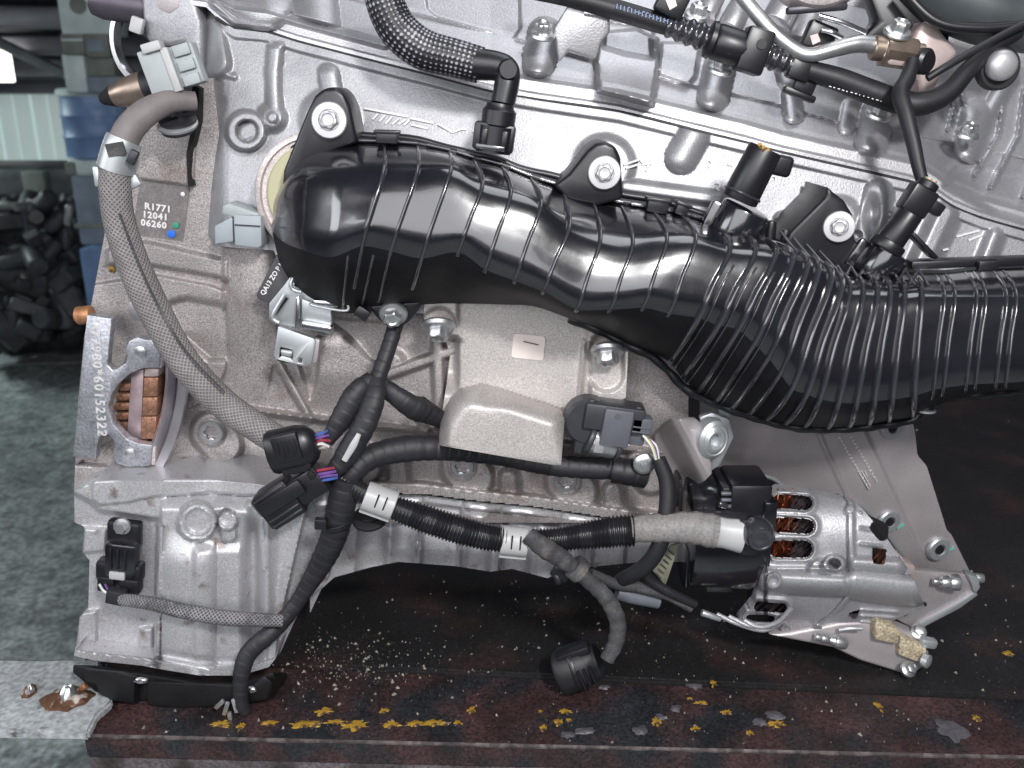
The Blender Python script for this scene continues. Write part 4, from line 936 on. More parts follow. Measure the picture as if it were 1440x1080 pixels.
def rrect(cx, cy_, w_, h_, r, an):
    out = []
    for k, (sx, sy_) in enumerate(((1, 1), (-1, 1), (-1, -1), (1, -1))):
        for a in range(0, 91, 30):
            t = R(a+90*k); x = sx*(w_/2-r)+r*math.cos(t); y = sy_*(h_/2-r)+r*math.sin(t)
            out.append((cx+x*math.cos(an)+y*math.sin(an), cy_+x*math.sin(an)-y*math.cos(an)))
    return out
stk = slab('sticker', rrect(743, 488, 45, 34, 4, R(6)), sy, .0012, M['label'], sup, 0)
bars('printed_line', [((736, 480), (757, 485))], lambda x, y: sy-.0002, .7, M['ink'], stk)
# pressure sensor with grey connector
ps = thing('pressure_sensor', 'dark grey pressure sensor with plugged connector at the right side of the support bracket', 'sensor')
M['slate'] = mat('slate_plastic', (.035, .036, .043), .42, 0, var=.12, vscale=90); M['slatel'] = mat('light_slate_plastic', (.10, .105, .122), .4, 0, var=.1, vscale=90)
F0 = frame(868, 600, -.012, -8)
b = MB(F0); b.box(-56, -36, -48, 32, -30, 4, 5); b.lathe([(30, -26), (34, -22), (34, 2), (30, 6)], 28, Matrix.Translation((-42, 2, 0))); b.make('sensor_body', M['slate'], ps)
b = MB(F0); b.box(-50, 34, -4, 34, -24, 16, 4); b.box(-46, -38, 26, 38, 0, 10, 2); b.box(20, 28, 26, 36, 0, 10, 2); b.make('connector_housing', M['slate'], ps)
b = MB(F0); b.box(-24, 16, -22, 32, 2, 24, 2.5); b.lathe([(3.5, 24), (3.5, 25.5)], 14, Matrix.Translation((-6, 24, 0))); b.make('connector_lock', M['slatel'], ps)
b = MB(F0); b.box(16, 46, -2, 22, -8, 16, 3); b.box(18, 44, 8, 10, 14, 18, .6); b.box(18, 44, 1, 3, 14, 18, .6); b.box(18, 40, -22, 0, -10, 8, 2); b.make('connector_tail', M['slatel'], ps)
b = MB(F0); b.cyl((-36, -24, -2), (4, -30, -2), 20, 19, 24, 3); b.make('sensor_port', M['zinc'], ps)
b = MB(F0); b.cyl((4, -30, -2), (9, -30.5, -2), 21, n=24, bev=1); b.cyl((-40, -22, -2), (-32, -24, -2), 23, n=24, bev=2); b.make('port_seal', M['slate'], ps)
b = MB(F0); b.box(-30, -16, -36, -14, 14, 19, 1); b.make('port_label', M['washer'], ps)
for i, (mm, dx) in enumerate((('whitewire', 0), ('greenwire', 3), ('violet', 6), ('whitewire', 9))):
    tube('wire', [(904+dx, 612+i*2, -.020), (916+dx*.8, 628, -.022), (924+dx*.4, 652, -.020)], 1.5, M[mm], ps, n=6, sub=5)
loop = tube('sensor_cable', [(926, 645, -.020), (938, 680, -.024), (937, 725, -.030), (926, 770, -.034), (905, 798, -.030), (876, 815, -.022), (862, 822, -.012)], [10, 11.5, 12, 12, 12, 11, 8], M['rubber'], None, n=14, sub=8, flat=.9)
tag(loop, 'thick black rubber cable looping down from the pressure sensor in front of the alternator', 'cable')

# ---------------------------------------------------------------- alternator bracket: folded sheet behind the alternator
brk = thing('alternator_bracket', 'large dull aluminium sheet bracket slanting down to the right behind the alternator', 'bracket')
def ybrk(X, Y):
    l1 = (X-1147)*100-(Y-600)*45; l1 = l1/np.hypot(100, 45)
    l2 = (X-1214)*190-(Y-600)*88; l2 = l2/np.hypot(190, 88)
    b = .072+(Y-600)*.00006+.006*sst((l1+2)/4)*0+.0045*sst((l2+3)/6)
    h = .0028*np.exp(-(l1/3)**2)+.0006*np.exp(-(l2/4)**2)
    h -= .0008*np.exp(-((X-1050)/8)**2-((Y-632)/12)**2)
    return b-h+.05*sst((X-1330)/60)*0
bp = relief('sheet', [(985, 555), (1040, 555), (1262, 570), (1283, 588), (1288, 618), (1290, 640), (1303, 655), (1326, 728), (1331, 745), (1338, 752), (1368, 812)], [(985, 667), (1062, 668), (1090, 676), (1112, 692), (1190, 708), (1212, 716), (1240, 745), (1272, 790), (1284, 800), (1366, 816), (1368, 816)], 2, ybrk, M['plate'], brk, .004)
def yb1(x, y): return float(ybrk(np.array([float(x)]), np.array([float(y)]))[0])
tube('folded_edge', [(1000, 666, .070), (1062, 668, .070), (1088, 674, .071), (1110, 690, .072), (1150, 700, .074), (1192, 706, .076), (1210, 711, .077), (1240, 742, .078), (1262, 772, .080), (1276, 790, .082)], 3.2, M['galv'], brk, n=8, sub=6)
for i, (px, py, r) in enumerate(((1254, 602, 15), (1250, 733, 15), (1320, 772, 16))):
    b = MB(frame(px, py, yb1(px, py)-.001, 0, 12)); b.lathe([(r+2, -3), (r+2, 2), (r, 4), (r*.55, 4), (r*.45, 1)], 28); b.make('stud_washer', M['galv'], brk)
    b = MB(frame(px, py, yb1(px, py)-.0012, 0, 12)); b.lathe([(r*.42, -3), (r*.42, 3.2)], 18); b.make('stud_hole', M['dark'], brk)
for px, py, a in ((1266, 740, 30), (1336, 772, 10), (1262, 594, 20)):
    b = MB(frame(px, py, yb1(px, py)-.0008, a)); b.box(-6, 6, -3, 3, -1, 1.2, .5); b.make('paint_dab', mat('green_dab', (.16, .34, .29), .6, 0, var=.3, vscale=300), brk)
segs = []; rs = random.Random(3)
for row, off in ((0, 0), (1, 13)):
    for k in range(15):
        t = k*5.4; x = 1181+off*.9+t*.50+row*2; y = 616-off*.45+t*.87
        if row and k < 4 and rs.random() < .4: continue
        a = rs.uniform(0, 3); segs.append(((x-2*math.cos(a), y-2*math.sin(a)), (x+2*math.cos(a), y+2*math.sin(a))))
segs += [((1208, 664), (1222, 688)), ((1212, 662), (1224, 684)), ((1216, 662), (1220, 670))]
bars('stamped_mark', segs, yb1, .8, M['stamp'], brk)
bpy.data.objects['stamped_mark']['kind'] = 'stuff'
# left ear of the bracket with rubber bush
def year(X, Y):
    l = ((X-950)*80-(Y-596)*42)/np.hypot(80, 42)
    return .004+.020*sst((-l)/26)*1.0+.0012*np.abs(l-8)*.25+.004*sst((l-14)/30)
relief('bent_ear', [(921, 614), (932, 600), (946, 590), (978, 590), (990, 600), (1001, 662)], [(921, 620), (938, 668), (950, 684), (966, 689), (990, 677), (1001, 666)], 2, year, M['plate'], brk, .005)
b = MB(frame(1003, 618, .008, 0, 22)); b.lathe([(28, -14), (29, -8), (27, 2), (22, 6), (20, 5), (15, 9), (12, 9), (10, 5), (10, -2)], 32, Matrix.Diagonal((.9, 1.05, 1, 1))); b.make('bush', M['galv'], brk)
slab('ear_tab', [(984, 587), (1002, 580), (1026, 590), (1032, 615), (1013, 654), (1000, 663)], .020, .006, M['galv'], brk, .001)
slab('ear_strip', [(1008, 565), (1020, 563), (1028, 570), (1026, 598), (1014, 590)], .03, .02, M['greyplastic'], brk, .001)
# lower foot plates, rubber blocks, bolts
foot = slab('foot_plate', [(1262, 788), (1276, 795), (1280, 802), (1362, 808), (1376, 816), (1372, 832), (1347, 848), (1298, 874), (1284, 884), (1262, 872), (1222, 850), (1222, 800)], .028, .006, M['plate'], brk, .001)
for px, py in ((1300, 850), (1272, 863)):
    b = MB(frame(px, py, .027)); b.lathe([(3.2, -2), (3.2, 1)], 12); b.make('foot_hole', M['dark'], foot)
slab('foot_lip', [(1284, 884), (1298, 874), (1347, 848), (1372, 832), (1376, 837), (1350, 856), (1302, 881), (1290, 893), (1280, 892)], .026, .008, M['galv'], brk, .001)
slab('corner_lip', [(1360, 808), (1376, 812), (1379, 826), (1372, 836), (1366, 820)], .024, .010, M['galv'], brk, .001)
b = MB(frame(1325, 816, .026, 0)); b.cyl((20, 0, 6), (6, 0, 6), 12, 11, 20, 2); b.cyl((6, 0, 6), (-6, 1, 6), 10, 8, 18, 2); b.cyl((-6, 1, 6), (-16, 2, 6), 5, n=14, bev=1); b.make('foot_bolt', M['zinc'], brk)
b = MB(frame(1374, 816, .030)); b.cyl((-6, 4, 0), (8, 3, 0), 7, n=14, bev=2); b.make('foot_bolt', M['zinc'], brk)
slab('foot_step', [(1259, 786), (1268, 782), (1275, 792), (1287, 796), (1287, 818), (1271, 817), (1272, 804), (1258, 798)], .020, .012, M['brass'], brk, .001)
low = slab('lower_arm', [(1080, 894), (1110, 890), (1180, 876), (1240, 872), (1286, 892), (1300, 905), (1308, 918), (1306, 934), (1290, 946), (1268, 948), (1210, 930), (1172, 912)], lambda x, y: .012-(y-880)*.0001, .014, M['plate'], brk, .003, 3)
for pts in ([(1232, 872), (1266, 888), (1264, 907), (1230, 900)], [(1266, 895), (1304, 912), (1302, 936), (1264, 922)]):
    slab('rubber_block', pts, .002, .02, M['sandblock'], brk, .002)
b = MB(frame(1165, 901, .004, -8)); b.cyl((-20, 4, 0), (-10, 3, 0), 5, n=14, bev=1); b.cyl((-11, 3, 0), (0, 2, 0), 6.5, 6, 14, 1); b.cyl((0, 2, 0), (8, 1, 0), 5, 7, 14, 1); b.cyl((8, 1, 0), (26, -2, 0), 9, 8, 16, 2); b.make('arm_bolt', M['zinc'], brk)
tube('arm_rib', [(1180, 886, .006), (1195, 884, .004), (1212, 884, .004)], 3, M['galv'], brk, n=8, sub=4)
for px, py, Y, a in ((1292, 888, .012, 10), (1278, 941, -.004, -20)):
    b = MB(frame(px, py, Y, a)); b.lathe([(11, -4), (11, 0), (8, 2)], 18, RX(-50)); b.lathe([(-7, 1), (-7, 9), (-5, 10)], 18, RX(-50), .1, 6); b.make('arm_bolt', M['zinc'], brk)
b = MB(frame(1306, 905, .004, -10)); b.box(-12, 12, -7, 7, -10, 4, 4); b.make('arm_washer', M['galv'], brk)
b = MB(frame(1304, 930, -.002)); b.lathe([(10, -6), (10, 2), (6, 4)], 16, RY(40)); b.make('arm_washer', M['galv'], brk)

# ---------------------------------------------------------------- alternator
alt = thing('alternator', 'silver alternator with copper windings in its vents and a black rear cover, lower right', 'alternator')
def ycyl(y): return .052-.058*np.sqrt(np.clip(1-((y-792)/112)**2, 0, 1))
SLOT = [((1096, 705), (1132, 707), 10.5), ((1096, 738), (1134, 740), 11), ((1094, 772), (1130, 772), 12.5), ((1067, 853), (1100, 855), 7), ((1054, 869), (1084, 870), 5.5)]
def slotd(X, Y):
    d = None
    for a, c, r in SLOT:
        q = cap(X, Y, *a, *c)-r; d = q if d is None else np.minimum(d, q)
    return d
def yalt(X, Y):
    b = ycyl(Y); h = 0*X; d = slotd(X, Y)
    h += .0035*np.exp(-((d-4)/3.5)**2)-.012*sst((1.5-d)/2.5)
    h -= .006*sst((1086-X)/6)*sst((830-Y)/10)
    sx = np.interp(Y, [690, 800, 836, 858, 876, 900], [1188, 1190, 1187, 1170, 1146, 1110])
    h -= .010*np.exp(-((X-sx)/2.4)**2); h += .006*sst((X-sx-3)/2)*sst((sx+15-X)/5); h += .004*np.exp(-((X-sx-7)/1.4)**2)*0
    h -= .004*sst((X-sx-16)/8)
    h = np.maximum(h, round_ridge(X, Y, [(1082, 817), (1184, 823)], 17, .016)); h = np.maximum(h, disc(X, Y, 1088, 817, 13, .018, 4)); h -= disc(X, Y, 1088, 817, 6, .004, 3)
    h = np.maximum(h, round_ridge(X, Y, [(1204, 793), (1262, 797)], 13, .013)); h = np.maximum(h, round_ridge(X, Y, [(1204, 822), (1284, 832)], 22, .016))
    q = np.hypot((X-1173)/1.25, Y-793); h = np.maximum(h, up(q-13, .020, 4)); h -= up(q-6.5, .022, 3)
    h = np.maximum(h, up(cap(X, Y, 1150, 800, 1178, 815)-14, .010, 10))
    h += .004*np.exp(-((Y-800)/4)**2)*sst((1180-X)/10)
    for k in range(5): h += .0035*np.exp(-((Y-(858+k*8.5)-(X-1210)*.06)/1.8)**2)*sst((X-1206)/8)*sst((1268-k*6-X)/8)
    for k in range(3): h += .003*np.exp(-((Y-(720+k*22)-(X-1200)*.1)/2.2)**2)*sst((X-1206)/6)*sst((1214+k*14-X)/6)
    for cx, cy_ in ((1196, 716), (1150, 884), (1104, 884)): h = np.maximum(h, disc(X, Y, cx, cy_, 7, .008, 4))
    return b-h
def hwin(X, Y): return (slotd(X, Y) < -1) | ((poly(X, Y, [(1227, 771), (1246, 773), (1244, 794), (1228, 792)]) < 0)) | (poly(X, Y, [(1195, 862), (1208, 858), (1204, 870), (1192, 872)]) < 0) | (cap(X, Y, 1232, 742, 1240, 752) < 8)
relief('alternator_housing', [(1040, 872), (1062, 846), (1074, 800), (1080, 700), (1094, 688), (1120, 690), (1190, 704), (1210, 712), (1240, 747), (1280, 804), (1300, 850)], [(1040, 876), (1062, 882), (1100, 894), (1150, 897), (1190, 893), (1240, 880), (1280, 862), (1300, 856)], 1.2, yalt, M['alt'], alt, .01, hole=hwin)
# windings behind the vents
rs = random.Random(9); cu = MB(); dk = MB()
def wires(cx0, cx1, y0, y1, n, bb, sl):
    for i in range(n):
        x = rs.uniform(cx0, cx1); y = rs.uniform(y0, y1); L = rs.uniform(7, 12); a = sl+rs.uniform(-.35, .35); Yd = ycyl((y0+y1)/2)+.012+rs.uniform(0, .008)
        p = P(x-L*math.cos(a), y+L*math.sin(a), Yd); q = P(x+L*math.cos(a), y-L*math.sin(a), Yd+rs.uniform(-.003, .003)); bb.cyl(p, q, .00065, n=5)
for a, c, r in SLOT[:3]:
    wires(a[0]-10, a[0]+19, a[1]-r, a[1]+r, 60, cu, 1.2); wires(a[0]+20, c[0]+8, a[1]-r, a[1]+r, 40, dk, .8)
wires(1230, 1244, 772, 792, 10, cu, 1.3); wires(1060, 1106, 848, 858, 12, dk, .5)
tag(cu.make('copper_winding', M['copper'], alt, 60), kind='stuff'); tag(dk.make('varnished_winding', M['darkcopper'], alt, 60), kind='stuff')
V = []; F = []
for i in range(25):
    a = math.pi*(i/24)*.96+.06; yy = 792-98*math.cos(a)
    for px in (1050, 1180): V.append(P(px, yy, .058-.038*math.sin(a)))
for i in range(24): F.append((2*i, 2*i+1, 2*i+3, 2*i+2))
pydata('stator_core', V, F, M['dark'], alt)
slab('stator_end', [(1220, 764), (1254, 766), (1252, 802), (1220, 800)], .030, .01, M['dark'], alt, 0)
slab('stator_end', [(1186, 852), (1214, 850), (1212, 880), (1186, 880)], .044, .01, M['dark'], alt, 0)
slab('stator_end', [(1224, 730), (1250, 742), (1248, 762), (1222, 756)], .034, .01, M['dark'], alt, 0)
for i in range(3):
    tube('lower_fin', [(1008+i*17, 864+i*3, .02-.004*i), (1040+i*14, 878+i*2, .012-.004*i), (1075+i*10, 886-i*6, .006-.004*i), (1104+i*4, 872-i*8, .000-.003*i)], 3.6, M['alt'], alt, n=8, sub=5)
# black rear cover
rear = thing('alternator_rear_cover', None, None); bpy.data.objects.remove(rear)
F1 = frame(1030, 770, -.002)
b = MB(F1); b.lathe([(60, -60), (84, -58), (86, -50), (86, 30), (82, 38), (60, 40)], 48, Matrix.Translation((0, -2, -56)) @ RY(90)); rc = b.make('rear_cover', M['black'], alt)
b = MB(F1); b.box(-10, 48, 34, 98, -70, 6, 6); b.box(-20, 30, 40, 90, -80, -4, 4); b.make('cover_block', M['blackm'], rc)
b = MB(F1); b.box(36, 54, 30, 76, -50, 14, 3); b.box(30, 52, -36, 10, -40, 12, 3); b.make('cover_rib', M['black'], rc)
b = MB(F1); b.box(-34, 4, -68, -12, -50, 8, 3); b.make('regulator', M['black'], rc)
b = MB(F1); b.box(6, 46, -52, -10, -50, 10, 3); b.box(10, 20, -48, -12, 8, 13, 1); b.make('regulator_cap', M['blackm'], rc)
for i, x in enumerate((-62, -54, -45, -39)):
    b = MB(F1); b.box(x, x+2.5, -66+i*2, -8, -40, -2+i*2, .8); b.make('cover_fin', M['blackrib'], rc)
for i in range(7):
    b = MB(F1); b.box(-80+i*9, -75+i*9, 42, 84-i*2, -70, -30+rs.uniform(-6, 6), 1.5, RZ(rs.uniform(-6, 6))); b.make('cover_fin', M['blackm'], rc)
for px, py, L, m_ in ((965, 844, 16, 'zinc'), (1000, 866, 30, 'galv'), (992, 768, 7, 'blackrib'), (1017, 710, 14, 'blackrib')):
    b = MB(frame(px, py, -.006, -22)); b.cyl((-L/2, 0, 0), (L/2, 0, 0), 5, 4, 14, 1.5); b.make('cover_screw', M[m_], rc)
for i, y0 in enumerate((694, 703, 712, 790, 800)):
    b = MB(frame(1020, y0, -.004)); b.cyl((-6, 0, 0), (8, 0, 0), 3, n=10, bev=.8); b.make('cover_screw', M['slatel'], rc)
lb = slab('type_label', [(944, 768), (956, 764), (936, 824), (917, 802)], -.012, .003, mat('olive_label', (.20, .20, .15), .5, 0, var=.3, vscale=150), alt, .0005)
rs2 = random.Random(5); bars('label_print', [((922+i*3.6+k*3.6, 806-i*6.5+k*3), (926.5+i*3.6+k*3.6, 810-i*6.5+k*3)) for i in range(6) for k in range(2)], lambda x, y: -.0124, .8, M['greytape'], lb)
# charging cable: dusty sleeve, pale boot and terminal cap
boot = thing('charging_cable', 'dusty beige cable sleeve ending in a pale boot and black nut cap on the alternator', 'cable')
tube('sleeve', [(884, 746, -.030), (905, 743, -.032), (940, 742, -.034), (975, 742, -.036), (1008, 748, -.038)], [18, 20, 21, 23, 24], M['dustyboot'], boot, n=20, res=3, mod=lambda s: 1+.03*math.sin(s*.35)+.02*math.sin(s*.9))
tube('boot', [(1003, 747, -.038), (1020, 750, -.039), (1044, 754, -.040)], [23, 22, 25], M['whiteplastic'], boot, n=20, sub=6, flat=.8)
b = MB(frame(1052, 755, -.040, -3)); b.lathe([(25, -14), (29, -10), (29, 6), (25, 10), (20, 12)], 30, Matrix.Diagonal((1, 1, 1, 1)) @ RY(-14)); b.make('cap_skirt', M['blackm'], boot)
b = MB(frame(1068, 754, -.050)); b.lathe([(22, -18), (23, -8), (21, 4), (17, 10), (15, 10.5), (13, 9.5), (7, 9.5), (5, 10.5)], 32); b.make('cap', M['blackrib'], boot)
# ---------------------------------------------------------------- hoses, harness, connectors
def ring_on(parent, name, px, py, Y, r, w_, ang, m, flat=1.0, bev=1):
    b = MB(frame(px, py, Y, ang)); b.lathe([(r-bev, -w_/2), (r, -w_/2+bev), (r, w_/2-bev), (r-bev, w_/2)], 24, RY(90) @ Matrix.Diagonal((flat, 1, 1, 1))); return b.make(name, m, parent)
# grey braided cable, left
cab = thing('braided_cable', 'long grey braided cable curving down the left side of the engine block', 'cable')
tube('braid', [(164, 222, -.002), (162, 262, -.004), (168, 312, -.005), (190, 378, -.006), (222, 446, -.010), (260, 510, -.014), (312, 566, -.018), (366, 604, -.024), (402, 626, -.026)], [21, 21, 21.5, 23, 22, 22, 21, 21], M['braidgrey'], cab, n=22, sub=10)
tube('end_sleeve', [(275, 142, .026), (240, 143, .018), (206, 158, .008), (182, 182, .002), (168, 212, -.002)], [13, 16, 19, 20, 20], mat('sleeve_tape', (.17, .15, .15), .6, 0, var=.2, vscale=60, bump=.3, bscale=400), cab, n=20, sub=8)
tube('seam_thread', [(168, 300, -.0150), (196, 372, -.0170), (224, 432, -.0205), (262, 494, -.0245), (316, 552, -.0285)], 1.6, M['greytape'], cab, n=6, sub=8)
cl = tube('clamp', [(175, 196, -.001), (170, 210, -.002), (163, 238, -.002)], [24, 25, 26], M['galv'], cab, n=20, sub=4)
b = MB(frame(162, 210, -.014, 10)); b.box(-12, 14, -9, 9, -2, 2.5, 1); b.make('clamp_window', M['greytape'], cl)
b = MB(frame(187, 221, -.012, 60)); b.box(-10, 10, -6, 6, -4, 5, 1.5); b.make('clamp_screw', M['darkmetal'], cl)
b = MB(frame(188, 256, .0, 25)); b.box(-10, 10, -8, 8, -6, 6, 2); b.make('clamp_foot', M['galv'], cl)
b = MB(frame(138, 248, -.002, 0)); b.box(-5, 4, -14, 14, -4, 5, 2); b.make('clamp_foot', M['galv'], cl)
# top left bits
nose = thing('pipe_nose', 'brown burnished pipe end pointing left below the pale grey connector', 'pipe')
b = MB(frame(186, 128, .040, 14)); b.lathe([(5, -47), (8, -44), (15, -27), (20, -10), (22, 14), (22, 40)], 28, RY(90)); b.make('pipe_body', M['brownsteel'], nose)
b = MB(frame(186, 128, .040, 14)); b.lathe([(5.6, -47.5), (8.4, -44), (15.2, -28)], 28, RY(90)); b.make('pipe_tip', M['dark'], nose)
ring_on(nose, 'pipe_collar', 212, 121, .040, 23.5, 14, 14, M['rubber'])
hoop = thing('hoop_bracket', 'polished steel hoop hanging at the upper left corner of the engine', 'bracket')
b = MB(frame(196, 60, .10, 0, -22)); b.lathe([(40, -7), (47, -7), (48, 0), (47, 7), (40, 7), (39, 0), (40, -7)], 56, Matrix.Diagonal((1, 1.15, 1, 1)), cap=False); b.make('hoop', M['bright'], hoop)
b = MB(frame(196, 60, .105, 0, -22)); b.lathe([(36, -3), (40, -3), (40, 3), (36, 3), (36, -3)], 48, Matrix.Diagonal((1, 1.15, 1, 1)), cap=False); b.make('hoop_liner', M['dark'], hoop)
b = MB(frame(172, 6, .10, -8)); b.lathe([(10, -46), (20, -40), (24, -26), (25, 30), (24, 40)], 30, RY(90)); o = b.make('pipe_stub', mat('plum_steel', (.10, .088, .11), .4, .5, var=.2, vscale=60)); tag(o, 'dark plum coloured pipe stub in the top left corner of the engine', 'pipe')
plate_t = thing('end_bracket', 'grey cast end bracket filling the upper left corner beside the hoop', 'bracket')
slab('bracket_plate', [(196, -20), (268, -20), (284, 30), (284, 120), (258, 62), (240, 66), (206, 60), (200, 30)], .075, .03, M['head'], plate_t, .004, 3)
slab('bracket_recess', [(214, -20), (250, -20), (252, 10), (238, 20), (222, 12)], .0745, .002, M['plate'], plate_t, .001)
b = MB(frame(194, 36, .070, -20)); b.box(-10, 8, -11, 11, -6, 6, 3); b.make('clip', M['whiteplastic'], plate_t)
bk = thing('connector_bracket', 'pale grey plastic connector holder at the upper left above the braided cable', 'connector')
M['palegrey'] = mat('pale_grey_plastic', (.33, .36, .37), .45, 0, var=.08, vscale=80)
F2 = frame(240, 95, .020, 15)
b = MB(F2); b.box(-38, 40, -30, 26, -24, 0, 4); b.make('holder_body', M['palegrey'], bk)
b = MB(F2); b.box(-37, -3, -32, 30, 0, 7, 2); b.make('holder_face', M['palegrey'], bk); b = MB(F2); b.box(-3, 8, -34, 26, 0, 11, 2, RZ(0)); b.make('holder_rib', M['whiteplastic'], bk)
for i, y0 in enumerate((-30, -10, 10)):
    b = MB(F2); b.box(12, 36, y0, y0+15, 0, 6, 1.5); b.make('holder_cell', M['palegrey'], bk)
b = MB(frame(215, 66, .018, 15)); b.box(-14, 14, -7, 6, -10, 10, 2); b.make('holder_ear', M['whiteplastic'], bk)
st = thing('stud_with_washers', 'dark steel stud with stacked washers where the braided cable starts', 'stud')
for i, (dy, r) in enumerate(((-4, 26), (4, 28), (11, 23))):
    b = MB(frame(250, 172+dy*.9, .030-.001*i)); b.lathe([(r-1, -2.5), (r, -1), (r, 1.5), (r-1.5, 2.5)], 28, RX(-66)); b.make('washer', M['darkmetal'] if i != 1 else M['galv'], st)
b = MB(frame(240, 158, .030)); b.lathe([(9, -4), (9, 9), (7, 10)], 6, RX(-66)); b.make('nut', M['bright'], st)
b = MB(frame(262, 152, .032)); b.lathe([(8, -4), (8, 12)], 6, RX(-66)); b.make('nut', M['darkmetal'], st)
slab('gap_shade', [(270, 118), (280, 124), (279, 170), (274, 192), (268, 215), (266, 245), (270, 262), (264, 262), (262, 215), (269, 180)], .050, .01, M['dark'], engine, 0)  # no real part: black strip for the shade in the head's end gap
# light grey clip at the head's foot
cp = thing('cable_clip', 'light grey plastic cable clip left of the black manifold end', 'clip')
slab('clip_left', [(301, 318), (327, 304), (328, 340), (302, 344)], .018, .012, M['greyplastic'], cp, .0012)
slab('clip_body', [(328, 304), (331, 302), (367, 304), (368, 346), (362, 349), (330, 345)], .012, .016, M['greyplastic'], cp, .0014)
slab('clip_top', [(313, 289), (322, 286), (362, 300), (366, 306), (330, 306), (312, 300)], .016, .02, M['palegrey'], cp, .001)
bars('clip_line', [((330, 316), (366, 318))], lambda x, y: .0118, .8, M['darkmetal'], cp)
# galvanised latch bracket with dark number tag
lt = thing('latch_bracket', 'folded galvanised bracket with a dark tag, hanging below the left end of the manifold', 'bracket')
slab('dark_tag', [(362, 410), (360, 416), (364, 422), (378, 427), (384, 428), (412, 396), (414, 388), (404, 372), (388, 358), (386, 364)], .018, .004, mat('dark_tag', (.075, .072, .08), .5, .2, var=.1, vscale=80), lt, .001)
text('tag_number', 'QA13 ZO P N', 371, 416, .0175, 9.6, 55, M['white'], lt, .2, sp=.98, bold=.12)
slab('latch_plate', [(378, 427), (400, 400), (410, 386), (424, 384), (448, 400), (466, 428), (467, 458), (438, 452), (424, 462), (384, 456), (378, 448)], .010, .008, M['galv'], lt, .001)
slab('latch_panel', [(424, 420), (466, 436), (466, 458), (424, 450)], .004, .006, M['galv'], lt, .001)
slab('latch_bar', [(440, 422), (474, 424), (475, 434), (442, 432)], .0, .006, M['bright'], lt, .001)
slab('latch_bar', [(424, 452), (467, 460), (466, 470), (424, 462)], .0, .008, M['bright'], lt, .001)
slab('latch_spine', [(416, 418), (421, 416), (421, 464), (414, 462)], .002, .006, M['bright'], lt, .001)
tube('latch_wire', [(414, 388, .006), (409, 398, .004), (412, 407, .004), (424, 411, .004)], 3, M['galv'], lt, n=8)
tube('latch_wire', [(400, 414, .006), (386, 438, .004), (384, 448, .004), (392, 454, .004)], 3.2, M['galv'], lt, n=8)
tube('latch_wire', [(436, 425, .0), (442, 430, .0), (486, 437, -.002), (489, 426, -.002)], 2, M['galv'], lt, n=8)
slab('latch_slot', [(420, 389), (425, 391), (418, 404), (413, 402)], .0085, .004, M['dark'], lt, 0)
slab('latch_slot', [(400, 418), (405, 420), (392, 438), (387, 444), (387, 438)], .0085, .004, M['dark'], lt, 0)
hk = slab('hanger', [(391, 459), (440, 476), (444, 480), (438, 512), (430, 516), (420, 514), (388, 506), (385, 500)], .006, .005, M['galv'], lt, .0012, holes=([(394, 488), (412, 492), (411, 507), (408, 503), (396, 500), (392, 504)], [(420, 504), (425, 505), (423, 516.2), (418, 515)][:0] or [(420, 503), (425, 504), (424, 511), (419, 510)]))
slab('hanger_tongue', [(394, 492), (411, 495), (409, 503), (395, 500)], .003, .005, M['galv'], lt, .001)
slab('hanger_side', [(440, 476), (450, 478), (446, 510), (438, 513)], .008, .012, M['plate'], lt, .001)

# central wiring harness: taped strands
har = thing('wiring_harness', 'black taped wiring harness branching in front of the block, with corrugated conduit and white clips', 'harness')
wrap = lambda s: 1.02-.055*((s/15.0) % 1)**2+.012*math.sin(s*.33)
_tube = tube
def tube(name, path, *a, **k):
    if name == 'strand' and 'mod' not in k: k.update(mod=wrap, res=1.4)
    return _tube(name, path, *a, **k)
tube('strand', [(556, 456, .014), (548, 484, .004), (530, 536, -.010)], [11, 11, 12], M['tape'], har, n=12)
tube('strand', [(524, 534, -.012), (502, 552, -.020), (482, 586, -.026), (460, 622, -.030)], [13, 17, 16, 9], M['tape'], har, n=14, flat=.8)
tube('strand', [(530, 534, -.014), (526, 562, -.024), (510, 602, -.030), (484, 644, -.034), (468, 664, -.034)], [12, 16, 17, 17, 12], M['tape'], har, n=14, flat=.8)
tube('strand', [(532, 538, -.008), (556, 556, -.012), (580, 572, -.010), (600, 580, .0), (640, 600, .016)], [12, 15, 19, 14, 13], M['tape'], har, n=14, flat=.8)
b = MB(frame(590, 574, -.004, -30)); b.lathe([(17, -5), (18, 0), (15, 5)], 18, RY(90)); b.make('tape_end', M['rubber'], har)
tube('strand', [(478, 694, -.022), (494, 668, -.024), (516, 646, -.018), (552, 634, -.012), (606, 630, -.006), (700, 640, .008), (780, 655, .006), (890, 660, .004)], [14, 17, 19, 16, 15, 15, 16, 16], M['tape'], har, n=14, flat=.85)
tube('strand', [(862, 660, .0), (885, 664, -.002), (906, 668, .0)], 19, M['rubber'], har, n=14)
b = MB(frame(906, 653, -.014, 0)); b.lathe([(15, -6), (15.5, 0), (12, 3), (6, 3.4), (5, 6), (3, 6.4)], 24); b.make('bolt_head', M['zinc'], har)
tube('tape_tail', [(484, 648, -.044), (497, 626, -.044), (505, 610, -.042)], [4, 5, 3], M['whiteplastic'], har, n=8, flat=.3)
corr = lambda s: 1+.09*math.sin(s*2*math.pi/5.0)
def conduit(path, r): return tube('conduit', path, r, M['conduit'], har, n=20, res=.85, mod=corr, ang=80)
conduit([(464, 664, -.022), (500, 686, -.027), (540, 708, -.030), (610, 734, -.030), (664, 750, -.028), (704, 758, -.026), (740, 763, -.024)], [12, 14, 16, 19, 19, 18, 16])
